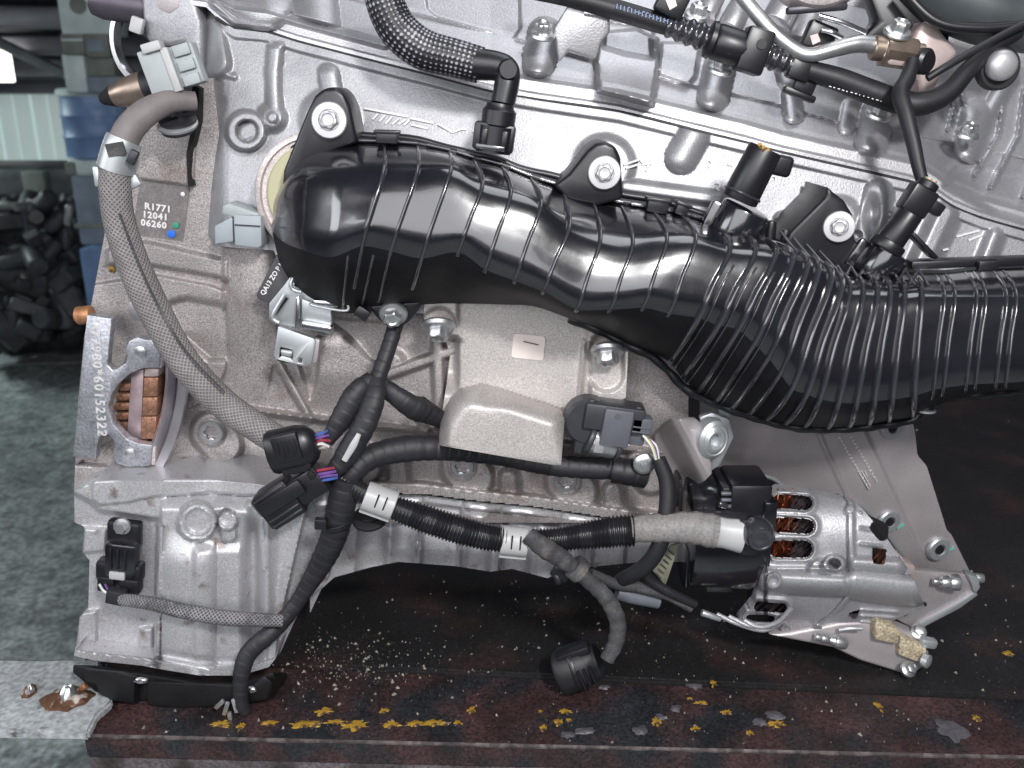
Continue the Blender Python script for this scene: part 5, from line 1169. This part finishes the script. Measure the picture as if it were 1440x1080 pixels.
conduit([(750, 760, -.024), (786, 758, -.026), (830, 752, -.028), (868, 747, -.030), (890, 746, -.030)], [15, 16, 18, 21, 21])
def white_clip(px, py, Y, an, w_, r):
    c = MB(frame(px, py, Y, an)); c.lathe([(r-1, -w_/2), (r, -w_/2+1), (r, w_/2-1), (r-1, w_/2)], 28, RY(90)); o = c.make('white_clip', M['whiteplastic'], har)
    for dx in (-4, 8):
        d = MB(frame(px, py, Y, an)); d.box(dx-1, dx+1, -2, r*.75, r*.6, r+.6, .3); d.make('clip_slot', M['dark'], o)
    d = MB(frame(px, py, Y, an)); d.box(-w_/2, w_/2, -r-3, -r+2, -8, 8, 1); d.make('clip_lip', M['whiteplastic'], o); return o
white_clip(534, 704, -.0295, -22, 44, 21); white_clip(723, 761, -.0245, -6, 38, 21)
b = MB(frame(520, 728, -.014)); b.lathe([(25, -3), (25, 1), (20, 3)], 28, RX(-72)); b.lathe([(14, 3), (15, 7), (10, 9)], 24, RX(-72)); b.make('rubber_foot', M['rubber'], har)
tube('strand', [(488, 672, -.026), (480, 710, -.026), (470, 752, -.022), (452, 792, -.016), (424, 838, -.014), (402, 868, -.018), (378, 892, -.030), (350, 918, -.036), (340, 946, -.040), (338, 980, -.042)], [20, 19, 18, 17, 14, 11, 12, 13, 12, 10], M['tape'], har, n=16, flat=.8)
ring_on(har, 'cable_tie', 474, 738, -.025, 20, 8, -80, M['blackm'], .9)
b = MB(frame(452, 736, -.034, -5)); b.box(-9, 8, -8, 8, -5, 6, 2); b.make('tie_lock', M['blackm'], har)
tube('end_cable', [(338, 975, -.042), (340, 990, -.042), (346, 1002, -.042)], [9, 10, 8], M['tape'], har, n=10)
for i, (px, py, an, L) in enumerate(((318, 996, 70, 22), (331, 992, 98, 22), (324, 1010, 90, 22), (309, 990, 45, 18))):
    b = MB(frame(px, py, -.044, an)); b.box(-L/2, L/2, -3, 3, -2, 3, 1); b.make('terminal', M['zinc' if i != 1 else 'washer'], har)
# brown/grey taped branch to the connector lying on the bench
tube('grey_branch', [(742, 752, -.034), (762, 768, -.038), (790, 786, -.038), (822, 812, -.038), (852, 840, -.040), (868, 872, -.044), (866, 902, -.050), (853, 928, -.054)], [12, 15, 12.5, 11, 12, 12, 11.5, 10], M['greytape'], har, n=16, flat=.8, res=2, mod=lambda s: 1+.04*math.sin(s*.4))
ring_on(har, 'tape_wrap', 812, 800, -.038, 18, 16, -42, M['greytape'])
b = MB(frame(788, 806, -.030, -30)); b.box(-13, 13, -9, 10, -6, 6, 3); b.cyl((-6, -4, 0), (6, -12, 4), 6, n=12, bev=1); b.make('tie_lock', M['blackm'], har)
tube('thin_branch', [(830, 806, -.026), (868, 822, -.022), (900, 826, -.022), (940, 838, -.022), (972, 856, -.022)], [7, 8, 8, 7, 6], M['greytape'], har, n=12)
tube('grey_sleeve', [(868, 832, -.018), (888, 838, -.018), (926, 846, -.016)], [11, 11, 10], mat('bluegrey_sleeve', (.11, .12, .14), .5, 0, var=.2, vscale=60), har, n=14)
tube('thin_branch', [(905, 800, -.028), (915, 816, -.026), (940, 832, -.026), (978, 850, -.024)], [6, 7, 7, 6], M['rubber'], har, n=12)
for i, (x, y, x2, y2, mm) in enumerate(((448, 617, 462, 612, 'violet'), (448, 622, 464, 620, 'redwire'), (446, 627, 462, 628, 'whitewire'), (448, 612, 460, 606, 'bluewire'), (450, 632, 460, 634, 'brass'))):
    tube('wire', [(x-4, y, -.036), (x+6, y-3, -.037), (x2, y2, -.034)], 2.1, M[mm], har, n=6, sub=4)
for i, (x, y, x2, y2, mm) in enumerate(((450, 662, 470, 658, 'redwire'), (452, 667, 472, 663, 'violet'), (454, 671, 474, 668, 'violet'), (456, 676, 474, 672, 'bluewire'))):
    tube('wire', [(x-4, y, -.042), (x+8, y-2, -.044), (x2, y2, -.040)], 2.1, M[mm], har, n=6, sub=4)
# two black plugs
c1 = thing('wire_connector', 'round hooded black connector with open mouth, end of the upper harness strand', 'connector')
F3 = frame(414, 630, -.036, 13)
b = MB(F3); b.lathe([(20, -36), (27, -35), (29, -30), (29, 10), (26, 22), (20, 30), (14, 34)], 32, RY(90) @ Matrix.Diagonal((.8, 1.12, 1, 1))); b.make('connector_body', M['blackm'], c1)
b = MB(F3); b.lathe([(8, -37), (21, -36.8), (21, -34)], 28, RY(90) @ Matrix.Diagonal((.8, 1.12, 1, 1))); b.make('mouth', M['dark'], c1)
b = MB(F3); b.box(-22, 16, -10, 30, 14, 25, 3); b.make('connector_hood', M['blackm'], c1)
for i in range(5):
    b = MB(F3); b.box(-16+i*6.5, -13.5+i*6.5, 4-(i % 2)*8, 22, 24, 26.4, .5); b.make('hood_slot', M['dark'], c1)
b = MB(F3); b.box(-24, 20, -34, -14, -6, 16, 4); b.make('connector_latch', M['blackm'], c1)
c2 = thing('wire_connector', 'long rectangular black connector pointing down left, end of the lower harness strand', 'connector')
F4 = frame(412, 694, -.038, 33)
b = MB(F4); b.box(-50, 6, -30, 27, -22, 14, 4); b.make('connector_body', M['blackm'], c2)
b = MB(F4); b.box(4, 52, -22, 20, -18, 12, 5); b.make('connector_neck', M['blackm'], c2)
b = MB(F4); b.box(-46, 26, -4, 18, 13, 20, 2); b.make('connector_lock', M['blackm'], c2)
for y0 in (-24, -15, 20):
    b = MB(F4); b.box(-48, 4, y0, y0+3, 13, 16.5, .8); b.make('body_rib', M['blackrib'], c2)
b = MB(F4); b.box(-53, -48, -27, 24, -18, 11, 1.5); b.make('mouth_rim', M['blackm'], c2)
b = MB(F4); b.box(40, 50, 6, 18, 4, 16, 2); b.make('seal_cap', M['dark'], c2)
b = MB(frame(456, 700, -.012)); b.lathe([(16, -10), (17, -8), (17, 6), (13, 10)], 24, RX(-60)); b.lathe([(9, -24), (9, -10)], 16, RX(-60)); b.make('flange_bolt', M['washer'], engine)
# connector lying on the bench
zc = .019
c3 = thing('loose_connector', 'dull black oval connector dangling onto the bench at the end of the grey taped branch', 'connector')
F5 = frame(815, 938, T(815, 948, .02).y+.004, 22) @ Matrix.Scale(.93, 4)
b = MB(F5); b.lathe([(24, -36), (33, -34), (35, -28), (33, 8), (30, 12), (28, 30), (18, 36)], 32, RY(90) @ Matrix.Diagonal((.85, 1.0, 1, 1))); b.make('connector_body', M['rubber'], c3)
b = MB(F5); b.lathe([(10, -37), (29, -36.6), (29, -34)], 28, RY(90) @ Matrix.Diagonal((.85, 1.0, 1, 1))); b.make('mouth', M['dark'], c3)
b = MB(F5); b.lathe([(35.6, -10), (36.6, -8), (36.6, -5), (35.6, -3)], 32, RY(90) @ Matrix.Diagonal((.85, 1.0, 1, 1))); b.make('collar', M['blackm'], c3)
b = MB(F5); b.box(-26, 26, 22, 38, -12, 14, 4); b.make('latch', M['blackm'], c3)
for i in range(3):
    b = MB(F5); b.box(-2+i*9, 2+i*9, -20, 14, 26, 30, 1); b.make('body_rib', M['blackm'], c3)

# lower left sensor with steel flecked cable
se = thing('cam_sensor', 'black two pin sensor bolted into the left flank of the lower housing', 'sensor')
F6 = frame(172, 790, -.003, -8)
b = MB(F6); b.box(-22, 24, 20, 62, -16, 2, 5); b.make('sensor_foot', M['blackm'], se)
b = MB(F6); b.box(-20, 24, -20, 34, -14, 14, 5); b.make('sensor_body', M['black'], se)
b = MB(F6); b.box(-34, 30, -28, 2, -12, 12, 6); b.make('sensor_wing', M['blackm'], se)
b = MB(F6); b.box(-30, -6, -44, -20, -8, 14, 3); b.box(0, 28, -44, -20, -8, 14, 3); b.make('connector_jaw', M['blackm'], se)
b = MB(F6); b.box(-12, 10, -20, -8, 12, 17, 2); b.make('lock_tab', M['whiteplastic'], se)
for x in (-10, 0, 10):
    b = MB(F6); b.box(x-1.5, x+1.5, -4, 28, 13, 16.5, .8); b.make('body_rib', M['blackm'], se)
bolt('small', 172, 740, -.005, 1.2, se)
sc_ = thing('flecked_cable', 'thin steel flecked braided cable crossing the lower housing from the black sensor', 'cable')
tube('braid', [(172, 843, -.019), (215, 849, -.030), (262, 860, -.037), (320, 869, -.038), (398, 873, -.032)], [9, 10, 11, 11, 9], M['braidsteel'], sc_, n=16, sub=10)
b = MB(frame(164, 838, -.016, -14)); b.box(-13, 13, -11, 11, -8, 8, 3); b.make('shrink_sleeve', M['tape'], sc_)
for i, mm in enumerate(('whitewire', 'violet')):
    tube('wire', [(140+i*8, 822, -.012), (146+i*7, 831, -.018), (156, 836, -.018)], 1.7, M[mm], sc_, n=6, sub=4)

# ---------------------------------------------------------------- upper lines
hs = thing('vent_hose', 'thick black white-flecked braided hose ending in an elbow plugged into the manifold', 'hose')
hp = [(536, -30), (543, 8), (562, 44), (596, 70), (640, 82), (676, 92)]
tube('braid', [(x, y, .020+.0*y) for x, y in hp], [26, 27, 28, 28, 26, 25], M['braidblack'], hs, n=28, sub=10)
tube('elbow', [(668, 90, .018), (698, 93, .016), (712, 99, .014), (713, 116, .012), (707, 146, .010)], [22, 20, 18, 18, 17], M['blackm'], hs, n=22, sub=8)
b = MB(frame(715, 98, .006, 0)); b.lathe([(12, -4), (15, -2), (15, 4), (12, 8)], 20); b.make('elbow_cap', M['blackm'], hs)
F7 = frame(702, 160, .008, 82)
b = MB(F7); b.lathe([(21, -18), (24, -15), (24, 4), (20, 8), (19, 14)], 26, RY(90)); b.make('coupling', M['blackm'], hs)
F8 = frame(696, 192, .006, 82)
b = MB(F8); b.box(-20, 18, -28, 30, -20, 14, 4); b.lathe([(25, -22), (26, 14)], 24, RY(90)); b.make('quick_lock', M['blackm'], hs)
for dy in (-14, 0, 14):
    b = MB(F8); b.box(-12, 10, dy-4, dy+4, 14, 25, 2); b.make('lock_rib', M['blackm'], hs)
b = MB(F8); b.box(-18, -11, -16, 24, 20, 28, 1.5); b.make('lock_bar', M['blackrib'], hs)
fu = thing('fuel_hose', 'black hose with blue print and ribbed quick coupling along the valve cover', 'hose')
yu = lambda x, y: cy(x, y)-.022
fp = [(742, -16), (800, -4), (860, 12), (920, 30), (962, 43)]
tube('hose', [(x, y, .060) for x, y in fp], [13, 13, 14, 14, 13], M['rubber'], fu, n=18, sub=8)
segs = []; rs = random.Random(2)
for i in range(19):
    x = 868+i*5.1; y = 9+i*1.52; k = rs.choice((0, 1, 2))
    segs.append(((x, y-3.4), (x-.8, y+3.2)))
    if k: segs.append(((x, y-3.4 if k == 1 else y), (x+3, y-2.6 if k == 1 else y+.8)))
o = bars('hose_print', segs, lambda x, y: .0528, .9, M['blueprint'], fu); o['kind'] = 'stuff'
barb = lambda s: 1+.12*math.sin(s*2*math.pi/15)
tube('barbed_end', [(938, 36, .058), (968, 45, .056), (1000, 56, .054)], [14, 17, 18], M['blackrib'], fu, n=20, res=1, mod=barb)
b = MB(frame(1030, 66, .048, -17)); b.lathe([(20, -38), (25, -36), (26, -30), (23, -27), (25, -24), (25, 10), (24, 16)], 28, RY(90)); b.make('coupling', M['blackm'], fu)
b = MB(frame(1058, 72, .046, -17)); b.box(-18, 20, -30, 30, -16, 20, 4); b.lathe([(7, 20), (7, 22)], 16, Matrix.Translation((4, 10, 0))); b.make('release_clip', M['blackm'], fu)
b = MB(frame(1060, 66, .038, -17)); b.box(-2, 10, -2, 10, 0, 3, 1); b.make('clip_window', M['dark'], fu)
tube('barbed_end', [(1074, 76, .048), (1096, 84, .048), (1116, 92, .048)], [17, 17, 14], M['blackrib'], fu, n=20, res=1, mod=lambda s: 1+.10*math.sin(s*2*math.pi/13))
b = MB(frame(1126, 97, .046, -17)); b.box(-18, 14, -16, 14, -12, 12, 4); b.make('tee', M['blackm'], fu)
b = MB(frame(1130, 118, .050, -20)); b.box(-14, 16, -12, 14, -10, 10, 3); b.box(-24, 24, -20, -10, -8, 8, 3); b.make('hose_foot', M['blackm'], fu)
tube('hose', [(1136, 99, .046), (1180, 112, .044), (1226, 130, .042), (1262, 142, .040), (1294, 146, .038), (1330, 132, .040), (1360, 100, .046), (1392, 70, .056), (1450, 30, .070)], [14, 16, 17, 17, 17, 15, 13, 12, 12], M['rubber'], fu, n=18, sub=8)
segs = []
for i in range(16):
    x = 1166+i*6; y = 121+i*1.75; segs.append(((x, y), (x+rs.uniform(1, 3.6), y+rs.uniform(.2, 1.4))))
o = bars('hose_print', segs, lambda x, y: .0352, .6, M['white'], fu); o['kind'] = 'stuff'
pi = thing('fuel_pipe', 'bent bare steel fuel pipe with rusty union nut at the top right', 'pipe')
tube('pipe', [(1026, -30, .056), (1052, 6, .052), (1086, 44, .046), (1118, 70, .042), (1140, 77, .040), (1170, 70, .040), (1204, 62, .042), (1236, 64, .044)], [10, 10, 10, 10, 10, 11, 12, 12], M['zinc'], pi, n=18, sub=8)
b = MB(frame(1234, 68, .042, -6)); b.lathe([(15, -8), (17, -6), (17, 8), (15, 10)], 24, RY(90)); b.make('collar', M['brownsteel'], pi)
b = MB(frame(1262, 74, .042, -8)); b.lathe([(20, -22), (23, -20), (23, 20), (20, 24)], 6, RY(90)); b.lathe([(17, 20), (17, 34)], 20, RY(90)); b.make('union_nut', M['brownsteel'], pi)
slab('lug', [(1244, 56), (1286, 58), (1290, 80), (1282, 96), (1250, 92), (1240, 76)], .034, .02, M['brass'], pi, .003)
bolt('flange', 1262, 46, .040, .9, pi, -6, 0, -60)
b = MB(frame(1296, 86, .036, -10)); b.lathe([(15, -10), (18, -7), (18, 8), (14, 12)], 22, RY(30)); o = b.make('plug', M['blackm'], pi)
ca = thing('sensor_lead', 'black cable hanging from the top right down to the right hand manifold sensor', 'cable')
tube('lead', [(1284, 86, .030), (1276, 110, .022), (1266, 132, .014), (1274, 160, .006), (1284, 200, -.002), (1292, 236, -.008), (1300, 264, -.012)], [9, 11, 12, 11, 10, 9, 8], M['rubber'], ca, n=16, sub=8)
F9 = frame(1290, 282, -.016, 62)
b = MB(F9); b.box(-20, 20, -19, 20, -14, 14, 4); b.box(-6, 12, -38, -14, -10, 10, 3); b.make('lead_connector', M['blackm'], ca)
b = MB(F9); b.lathe([(13, 18), (15, 20), (15, 28), (12, 30)], 20, RY(90)); b.make('grommet', M['blackm'], ca); b = MB(F9); b.lathe([(9, 30), (9, 33)], 16, RY(90)); b.make('wire_seal', M['sandblock'], ca)
sn = thing('manifold_sensor', 'black sensor stub under the hanging cable, plugged into the right socket of the manifold', 'sensor')
b = MB(frame(1264, 322, -.018, 60)); b.cyl((-30, 0, 0), (26, 0, 2), 20, 18, 24, 2); b.cyl((-34, 0, 0), (-20, 0, 0), 25, n=24, bev=2); b.make('sensor_body', M['blackm'], sn)
pp = thing('breather_port', 'tall black plugged port with yellow paint on top, standing on the manifold middle', 'port')
F10 = frame(1055, 250, -.014, 67)
b = MB(F10); b.cyl((-34, 0, 0), (44, 0, 4), 26, 24, 28, 3); b.make('port_body', M['blackm'], pp)
b = MB(F10); b.lathe([(27, -2), (28.5, 0), (27, 2)], 28, Matrix.Translation((-24, 0, 0)) @ RY(90)); b.make('port_ring', M['blackrib'], pp)
b = MB(frame(1092, 232, -.014, -12)); b.box(-18, 22, -14, 15, -8, 8, 6, seg=3); b.make('port_ear', M['blackm'], pp)
for px, py in ((1069, 205), (1074, 209), (1080, 213)):
    b = MB(frame(px, py, -.026, 20)); b.box(-3, 3, -4, 4, -2, 1.5, .8); b.make('paint_dab', M['yellow'], pp)
wr = tube('thin_wire', [(1304, 110, .036), (1330, 94, .036), (1372, 70, .042), (1420, 44, .050), (1460, 24, .056)], 5.5, M['rubber'], None, n=12); tag(wr, 'thin straight black wire running up to the top right corner', 'wire')
gm = thing('rubber_mount', 'silver domed bolt in a black rubber grommet near the top right corner', 'bolt')
b = MB(frame(1406, 96, .050, -10)); b.lathe([(26, -16), (30, -12), (30, -2), (27, 2), (20, 2)], 28); b.make('grommet', M['rubber'], gm)
b = MB(frame(1408, 92, .046, -10)); b.lathe([(21, -4), (21, 4), (19, 9), (14, 12), (7, 13.5)], 28); b.make('bolt_head', M['washer'], gm)
# dark shapes in the top right corner, tubes and stickers of the injector row
tr = thing('cover_moulding', 'large dark curved plastic moulding filling the top right corner', 'moulding')
tube('moulding_body', [(1262, -60, .09), (1330, -10, .085), (1390, 18, .080), (1470, 36, .078)], [40, 46, 44, 40], mat('sooty_plastic', (.05, .06, .065), .45, 0, var=.3, vscale=30), tr, n=24)
tube('moulding_edge', [(1268, -14, .068), (1316, 30, .062), (1376, 40, .060), (1450, 34, .060)], [6, 7, 8, 8], M['blackm'], tr, n=12)
ho = slab('dark_recess', [(1206, 60), (1236, 30), (1218, -20), (1310, -20), (1340, 40), (1330, 90), (1290, 90), (1240, 64)], .085, .02, M['blackm'], None, .004); ho.name = 'hollow_shade'; tag(ho, 'black block standing in for the shaded hollow behind the rusty union nut at the top right', 'block')  # solid black slab put in for the shade of a hollow
lg = slab('cast_lug', [(1282, 60), (1296, 30), (1316, 30), (1330, 50), (1350, 74), (1330, 96), (1312, 134), (1298, 140), (1288, 100)], .072, .02, M['brass'], None, .004, 3); tag(lg, 'pinkish cast lug between the rusty union and the thin black wire', 'lug')
inj = thing('injector_row', 'row of bare aluminium injector wells with black coil bodies along the top edge', 'injectors')
for i, (px, py, r, L) in enumerate(((1000, 6, 15, 30), (1034, 24, 17, 34), (1102, 14, 22, 40), (1132, 42, 17, 34))):
    b = MB(frame(px, py, cy(px, py)-.008, -30)); b.cyl((0, L*.6, -10), (0, -L*.6, 6), r, r*1.05, 22, 3); b.make('well', M['cover'], inj)
b = MB(frame(945, 6, .052, -25)); b.box(-22, 20, -16, 24, -14, 10, 4); b.make('coil_body', M['blackm'], inj)
b = MB(frame(1148, 50, .050, -20)); b.box(-16, 26, -18, 18, -14, 8, 4); b.make('coil_body', M['blackm'], inj)
slab('warning_sticker', [(936, 0), (948, -6), (952, 8), (942, 14)], .0462, .001, M['brass'], inj, 0)
slab('warning_sticker', [(1139, 50), (1150, 47), (1154, 58), (1143, 63)], .0455, .001, M['brass'], inj, 0)
for i, (a, c) in enumerate((((1152, 22), (1218, 46)), ((1156, 42), (1184, 54)))):
    tube('steel_clip', [(a[0], a[1], .042), ((a[0]+c[0])/2, (a[1]+c[1])/2-2, .040), (c[0], c[1], .042)], 4, M['bright'], inj, n=10)
ball = thing('pump_body', 'rounded silver pump body cut off by the top edge right of centre', 'pump')
b = MB(frame(1148, -18, .045)); b.lathe([(10, -30), (40, -24), (52, -8), (52, 6), (40, 22), (16, 28)], 32, Matrix.Diagonal((1.1, .62, 1, 1))); b.make('pump_shell', M['flange'], ball)
b = MB(frame(1150, 12, .042, 4)); b.box(-44, 40, -5, 5, -8, 8, 3); b.make('pump_rim', M['darkmetal'], ball)
tb = thing('lift_tab', 'upright bare metal tab standing on the valve cover beside the braided hose', 'tab')
slab('tab_plate', [(786, 88), (778, 40), (800, 6), (806, -20), (852, -20), (858, 12), (858, 46), (846, 58), (838, 84), (800, 72)], .062, .006, M['cover'], tb, .002)
slab('tab_pad', [(822, 8), (850, 14), (849, 26), (821, 22)], .0605, .003, M['bright'], tb, .001)
# ---------------------------------------------------------------- origins: every piece about its own middle, every thing about its base
bpy.context.view_layer.update()
def kids(o): return [c for c in bpy.data.objects if c.parent == o]
def wbox(o):
    pts = [o.matrix_world @ Vector(c) for c in o.bound_box] if o.type == 'MESH' else []
    for c in kids(o): pts += wbox(c)
    return pts
def recentre(o, off):
    """off: where the parent's origin now stands"""
    ch = kids(o)
    if o.type == 'EMPTY':
        p = wbox(o); q = Vector(((min(v.x for v in p)+max(v.x for v in p))/2, (min(v.y for v in p)+max(v.y for v in p))/2, min(v.z for v in p)))
        o.location = q-off
    elif o.type == 'MESH':
        if o.get('_local'):
            q = o.location.copy(); o.location = q-off
            if '_local' in o: del o['_local']
        else:
            n = len(o.data.vertices); co = np.empty(n*3); o.data.vertices.foreach_get('co', co); co = co.reshape(-1, 3)
            q = Vector((co.min(0)+co.max(0))/2)
            o.data.transform(Matrix.Translation(-q)); o.location = q-off
    else: return
    for c in ch: recentre(c, q)
for o in [o for o in bpy.data.objects if o.parent is None]: recentre(o, Vector((0, 0, 0)))
bpy.context.view_layer.update()
